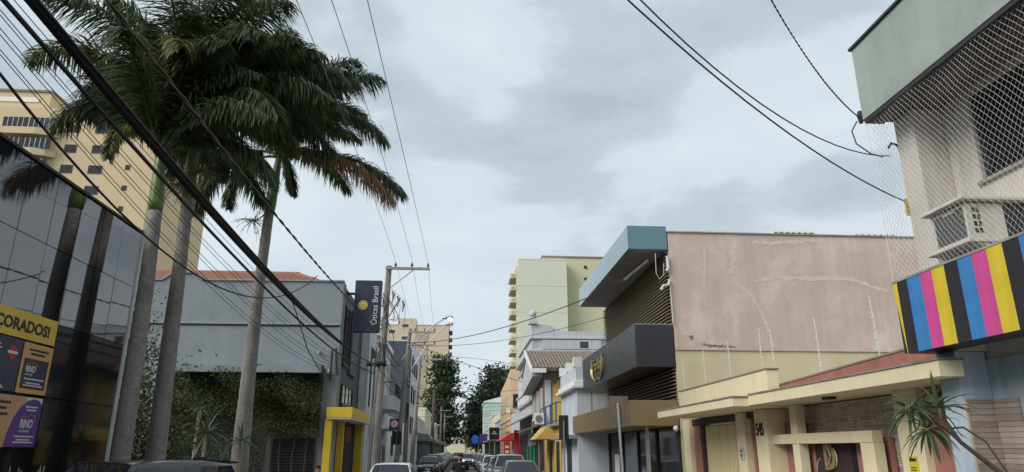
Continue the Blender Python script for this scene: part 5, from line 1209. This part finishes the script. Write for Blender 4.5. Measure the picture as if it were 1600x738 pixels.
        for f in (.19, .80):
            wl = MB().tube([(s_ * (h - .2), y(f), .31), (s_ * (h + .005), y(f), .31)], .31, 20).build('wheel', M_tyre, t)
            MB().tube([(s_ * (h + .001), y(f), .31), (s_ * (h + .014), y(f), .31)], .2, 12).build('rim', M_rim, wl)
    box('grille', M_black, t, -h * .48, h * .48, y(0) - .02, y(.04), .52, hood * .78, bevel=.02)
    box('lower_grille', M_black, t, -h * .62, h * .62, y(0) - .025, y(.04), .27, .42, bevel=.02)
    box('number_plate', M_plate, t, -.2, .2, y(0) - .04, y(0) - .027, .44, .56)
    box('roof_rail' if style == 'suv' else 'aerial', M_black, t, -.02, .02, y3 - .3, y3 - .05, zr - .02, zr + (.09 if style != 'suv' else .06))
    if style in ('suv', 'hatch'): MB().hexa([(-h * .6, y3 - .05, zr - .06), (h * .6, y3 - .05, zr - .06), (h * .55, y3 + .28, zr - .05), (-h * .55, y3 + .28, zr - .05), (-h * .6, y3 - .05, zr - .0), (h * .6, y3 - .05, zr - .0), (h * .55, y3 + .28, zr - .03), (-h * .55, y3 + .28, zr - .03)]).build('rear_spoiler', paint, t)
    t.location = loc; t.rotation_euler = (0, 0, R(yaw)); return t
M_lit_car = mat('lit_headlight', (1, .97, .9), .4, 0, 1, grain=0, bump=0, emit=.5)
silver = car_paint('silver', (.42, .43, .44)); white = car_paint('white', (.62, .62, .62)); black = car_paint('black', (.018, .018, .022)); grey = car_paint('grey', (.13, .135, .14)); dgrey = car_paint('dark_grey', (.05, .053, .058)); wine = car_paint('dark_red', (.12, .02, .02))
car('black sport utility car parked in front of the palm trunks, only its roof showing', (-5.15, 11.9, .14), black, 'suv', yaw=-24, dim=(4.0, 1.7, 1.60))
car('white hatchback with dark windscreen parked by the first utility pole', (-2.25, 25.2, 0), white, 'hatch')
car('dark grey hatchback on the left beyond the motorcycle', (-2.2, 66, 0), dgrey, 'hatch', dim=(4.0, 1.75, 1.52))
car('dark grey car half hidden behind poles on the left', (-2.35, 58, 0), black, 'hatch', dim=(3.9, 1.7, 1.42))
for k, (y, c, n) in enumerate(((74, silver, 'silver'), (83, white, 'white'), (92, grey, 'grey'), (101, silver, 'pale silver'), (111, dgrey, 'charcoal'), (122, white, 'far white'), (134, silver, 'far silver'))):
    car(n + ' car parked in the far left row, number %s from the motorcycle' % ('three', 'four', 'five', 'six', 'seven', 'eight', 'nine')[k], (-2.2, y, 0), c, 'hatch' if k % 2 else 'sedan')
car('grey hatchback nearest on the right kerb, windscreen facing the camera', (2.62, 31, 0), grey, 'hatch')
car('silver sport utility car second on the right kerb', (2.6, 37.4, 0), silver, 'suv')
car('pale silver hatchback third on the right kerb', (2.55, 44.5, 0), silver, 'hatch')
for k, (y, c, n) in enumerate(((52, white, 'white'), (60, dgrey, 'charcoal'), (70, silver, 'silver'), (80, grey, 'grey'), (92, white, 'far white'), (104, dgrey, 'far charcoal'))):
    car(n + ' car in the far right row behind the silver hatchback, ' + ('first', 'second', 'third', 'fourth', 'fifth', 'last')[k] + ' of them', (2.55, y + 4, 0), c, 'sedan' if k % 2 else 'hatch')
car('white saloon with headlight on, driving towards the camera', (1.15, 88, 0), white, 'sedan', lit=True)
car('silver car driving in the middle of the far street', (-.2, 120, 0), silver, 'hatch')

# ================================================================== MOTORCYCLE
mc = thing('motorcycle', (0, 0, 0), 'dark motorcycle parked between the white hatchback and the dark grey car', 'motorcycle')
for yy in (-.65, .65):
    wl = MB(); n = 28
    wl.tube([(0, yy + .27 * math.cos(2 * math.pi * i / n), .30 + .27 * math.sin(2 * math.pi * i / n)) for i in range(n + 1)], .045, 8, cap=False); wo = wl.build('wheel', M_tyre, mc)
    sp_ = MB()
    for i in range(10): sp_.tube([(0, yy, .30), (0, yy + .25 * math.cos(i * .628), .30 + .25 * math.sin(i * .628))], .006, 4)
    sp_.build('spokes', M_rim, wo)
for s_ in (-1, 1): MB().tube([(s_ * .08, -.65, .30), (s_ * .09, -.42, .92)], .022, 8).build('fork', M_steel, mc)
MB().tube([(-.36, -.28, 1.04), (-.2, -.36, 1.02), (0, -.4, .96), (.2, -.36, 1.02), (.36, -.28, 1.04)], .014, 6).build('handlebar', M_black, mc)
for s_ in (-1, 1):
    MB().tube([(s_ * .24, -.34, 1.02), (s_ * .34, -.36, 1.22)], .008, 5).build('mirror_stem', M_steel, mc); MB().ball((s_ * .36, -.36, 1.26), .07, .02, .045).build('mirror', M_black, mc, smooth=True)
MB().ball((0, -.52, .88), .1, .09, .1).build('headlight', M_lens, mc, smooth=True)
MB().ball((0, -.1, .82), .15, .27, .13).build('tank', wine, mc, smooth=True); MB().ball((0, .38, .80), .13, .4, .07).build('seat', M_black, mc, smooth=True)
MB().box(-.13, .13, -.22, .2, .32, .66).build('engine', M_grille, mc, bevel=.05); MB().tube([(.16, -.1, .32), (.17, .3, .3), (.18, .85, .38)], .045, 8).build('exhaust', M_steel, mc)
MB().tube([(0, -.4, .9), (0, -.15, .7), (0, .3, .62), (0, .65, .32)], .03, 6).build('frame', M_black, mc)
mc.location = (-1.75, 35, 0); mc.rotation_euler = (0, R(8), R(25))

# ================================================================== PEOPLE
M_skin = mat('skin', (.36, .21, .14), .55, .06, 6); M_shirt = mat('black_tshirt', (.016, .016, .019), .85, .15, 5); M_trou = mat('dark_trousers', (.03, .032, .04), .85, .15, 5); M_hair = mat('dark_hair', (.015, .012, .01), .7)
def skin(name, m, parent, verts, edges_, rad, root=0, sub=2):
    me = bpy.data.meshes.new(name); me.from_pydata([Vector(v) for v in verts], edges_, []); me.materials.append(m)
    o = bpy.data.objects.new(name, me); COL.objects.link(o); o.parent = parent
    md = o.modifiers.new('skin', 'SKIN'); md.use_smooth_shade = True
    sv_ = me.skin_vertices[0].data
    for i, r_ in enumerate(rad): sv_[i].radius = r_ if isinstance(r_, tuple) else (r_, r_)
    sv_[root].use_root = True
    s_ = o.modifiers.new('sub', 'SUBSURF'); s_.levels = sub; s_.render_levels = sub
    WLOC[o] = Vector((0, 0, 0)); return o
def person(label, loc, H, yaw, shirt, trousers, cap, stride=.18, arm=.1):
    t = thing('person', (0, 0, 0), label, 'person'); k = H / 1.75
    V = lambda x, y_, z: (x * k, y_ * k, z * k)
    #  facing -Y
    vs_ = [V(0, 0, .95), V(0, 0, 1.12), V(0, .01, 1.32), V(0, .02, 1.46), V(0, 0, 1.53), V(0, -.01, 1.60), V(0, -.015, 1.68), V(0, -.005, 1.73),
           V(.10, 0, .90), V(.11, -stride * .5, .50), V(.115, -stride, .10), V(.12, -stride - .14, .045), V(-.10, 0, .90), V(-.11, stride * .4, .50), V(-.115, stride, .10), V(-.12, stride - .14, .045),
           V(.185, .01, 1.43), V(.26, .03, 1.17), V(.275, -.06 - arm, .93), V(.275, -.09 - arm, .85), V(-.185, .01, 1.43), V(-.26, .03, 1.17), V(-.275, -.06 + arm * .3, .93), V(-.275, -.09 + arm * .3, .85)]
    ed = [(0, 1), (1, 2), (2, 3), (3, 4), (4, 5), (5, 6), (6, 7), (0, 8), (8, 9), (9, 10), (10, 11), (0, 12), (12, 13), (13, 14), (14, 15), (2, 16), (16, 17), (17, 18), (18, 19), (2, 20), (20, 21), (21, 22), (22, 23)]
    S = lambda *a: tuple(x * k for x in a)
    rad = [S(.15, .11), S(.15, .11), S(.17, .12), S(.10, .08), S(.055, .055), S(.075, .085), S(.08, .095), S(.055, .065), S(.09, .09), S(.06, .06), S(.042, .042), S(.04, .03), S(.09, .09), S(.06, .06), S(.042, .042), S(.04, .03), S(.06, .06), S(.045, .045), S(.03, .03), S(.035, .022), S(.06, .06), S(.045, .045), S(.03, .03), S(.035, .022)]
    skin('body', M_skin, t, vs_, ed, rad)
    sv2 = [V(0, 0, .90), V(0, 0, 1.10), V(0, .01, 1.32), V(0, .02, 1.45), V(.19, .01, 1.435), V(.255, .03, 1.21), V(-.19, .01, 1.435), V(-.255, .03, 1.21)]
    skin('shirt', shirt, t, sv2, [(0, 1), (1, 2), (2, 3), (2, 4), (4, 5), (2, 6), (6, 7)], [S(.175, .135), S(.175, .135), S(.195, .145), S(.115, .10), S(.085, .085), S(.07, .07), S(.085, .085), S(.07, .07)])
    sv3 = [V(0, 0, .96), V(.10, 0, .88), V(.11, -stride * .5, .50), V(.115, -stride, .12), V(-.10, 0, .88), V(-.11, stride * .4, .50), V(-.115, stride, .12)]
    skin('trousers', trousers, t, sv3, [(0, 1), (1, 2), (2, 3), (0, 4), (4, 5), (5, 6)], [S(.165, .125), S(.105, .11), S(.08, .08), S(.07, .07), S(.105, .11), S(.08, .08), S(.07, .07)])
    mb = MB()
    for s_ in (-1, 1):
        hx = s_ * .275; hy = (-.09 - arm) if s_ > 0 else (-.09 + arm * .3)
        for i in range(4):
            y0 = hy + .03 - .02 * i; l = (.065, .08, .083, .07)[i]
            mb.tube([V(hx, y0, .835), V(hx - s_ * .008, y0 - .004, .835 - l * .5), V(hx - s_ * .03, y0 - .01, .835 - l)], [.0095 * k, .0085 * k, .006 * k], 6)
        mb.tube([V(hx, hy - .03, .87), V(hx - s_ * .02, hy - .055, .835), V(hx - s_ * .025, hy - .058, .80)], [.011 * k, .0095 * k, .007 * k], 6)
    mb.build('fingers', M_skin, t, smooth=True)
    if cap:
        c = MB().ball(V(0, .0, 1.70), .098 * k, .108 * k, .075 * k, 14, 9); c.add([V(-.07, -.08, 1.71), V(.07, -.08, 1.71), V(.055, -.19, 1.695), V(-.055, -.19, 1.695), V(-.07, -.08, 1.72), V(.07, -.08, 1.72), V(.055, -.19, 1.705), V(-.055, -.19, 1.705)], [(0, 3, 2, 1), (4, 5, 6, 7), (0, 1, 5, 4), (1, 2, 6, 5), (2, 3, 7, 6), (3, 0, 4, 7)])
        c.build('cap', shirt, t, smooth=True)
    else: MB().ball(V(0, .015, 1.69), .098 * k, .112 * k, .095 * k, 14, 9).build('hair', M_hair, t, smooth=True)
    fc = MB()
    for s_ in (-1, 1): fc.ball(V(s_ * .032, -.092, 1.645), .011 * k, .008 * k, .008 * k, 8, 5)
    fc.build('eyes', M_hair, t); MB().tube([V(0, -.092, 1.645), V(0, -.118, 1.605), V(0, -.098, 1.598)], [.008 * k, .014 * k, .01 * k], 6).build('nose', M_skin, t, smooth=True)
    MB().box(*[a * k for a in (-.025, .025, -.101, -.092, 1.563, 1.571)]).build('mouth', mat('lips', (.25, .1, .08), .5), t)
    MB().ball(V(0, -.075, 1.56), .055 * k, .03 * k, .04 * k).build('chin', M_hair if cap else M_skin, t, smooth=True)  # chin takes the hair colour with a cap, else skin
    for s_ in (-1, 1): MB().ball(V(s_ * .092, .0, 1.64), .016 * k, .025 * k, .035 * k, 8, 6).build('ear', M_skin, t, smooth=True)
    for sx, sy in ((.12, -stride), (-.12, stride)): MB().ball(V(sx, sy - .07, .04), .05 * k, .14 * k, .042 * k, 10, 6).build('shoe', M_black, t, smooth=True)
    t.location = loc; t.rotation_euler = (0, 0, R(yaw)); return t
mp_ = person('man in black T-shirt and dark cap walking towards the camera in the roadway', (.06, 24.5, 0), 1.80, 6, M_shirt, M_trou, True)
MB().box(.06, .11, -.155, -.15, 1.375, 1.395).build('shirt_logo', M_white, mp_)
wm = person('person with dark hair standing on the pavement left of the yellow portal', (atY(497, 730, 20).x, 20, .13), 1.38, 10, M_lgrey, M_trou, False, stride=.02)
# pale grass tufts at the foot of the black glass, bottom left
M_straw = leafmat('straw_grass', (.22, .2, .12), (.4, .36, .24), .2, .7)
for k, (px_, py_, n) in enumerate(((28, 734, 3), (62, 733, 5), (126, 728, 7), (138, 733, 6), (150, 731, 5))):
    c = atX(px_, py_, -5.9); t = thing('ornamental_grass', (c.x, c.y, .13), 'pale grass plume at the foot of the black glass, ' + ('leftmost', 'second', 'third', 'fourth', 'rightmost')[k] + ' from the left', 'grass plant', 'grass plumes under the black glass')
    mb = MB()
    for i in range(n):
        a = Vector((c.x + random.uniform(-.04, .04), c.y + random.uniform(-.06, .06), .13)); b = Vector((c.x + random.uniform(-.05, .05), c.y + random.uniform(-.12, .12), c.z + random.uniform(-.05, .06))); mb.tube([a, a.lerp(b, .6), b], [.004, .004, .009], 4)
    mb.build('plume', M_straw, t)
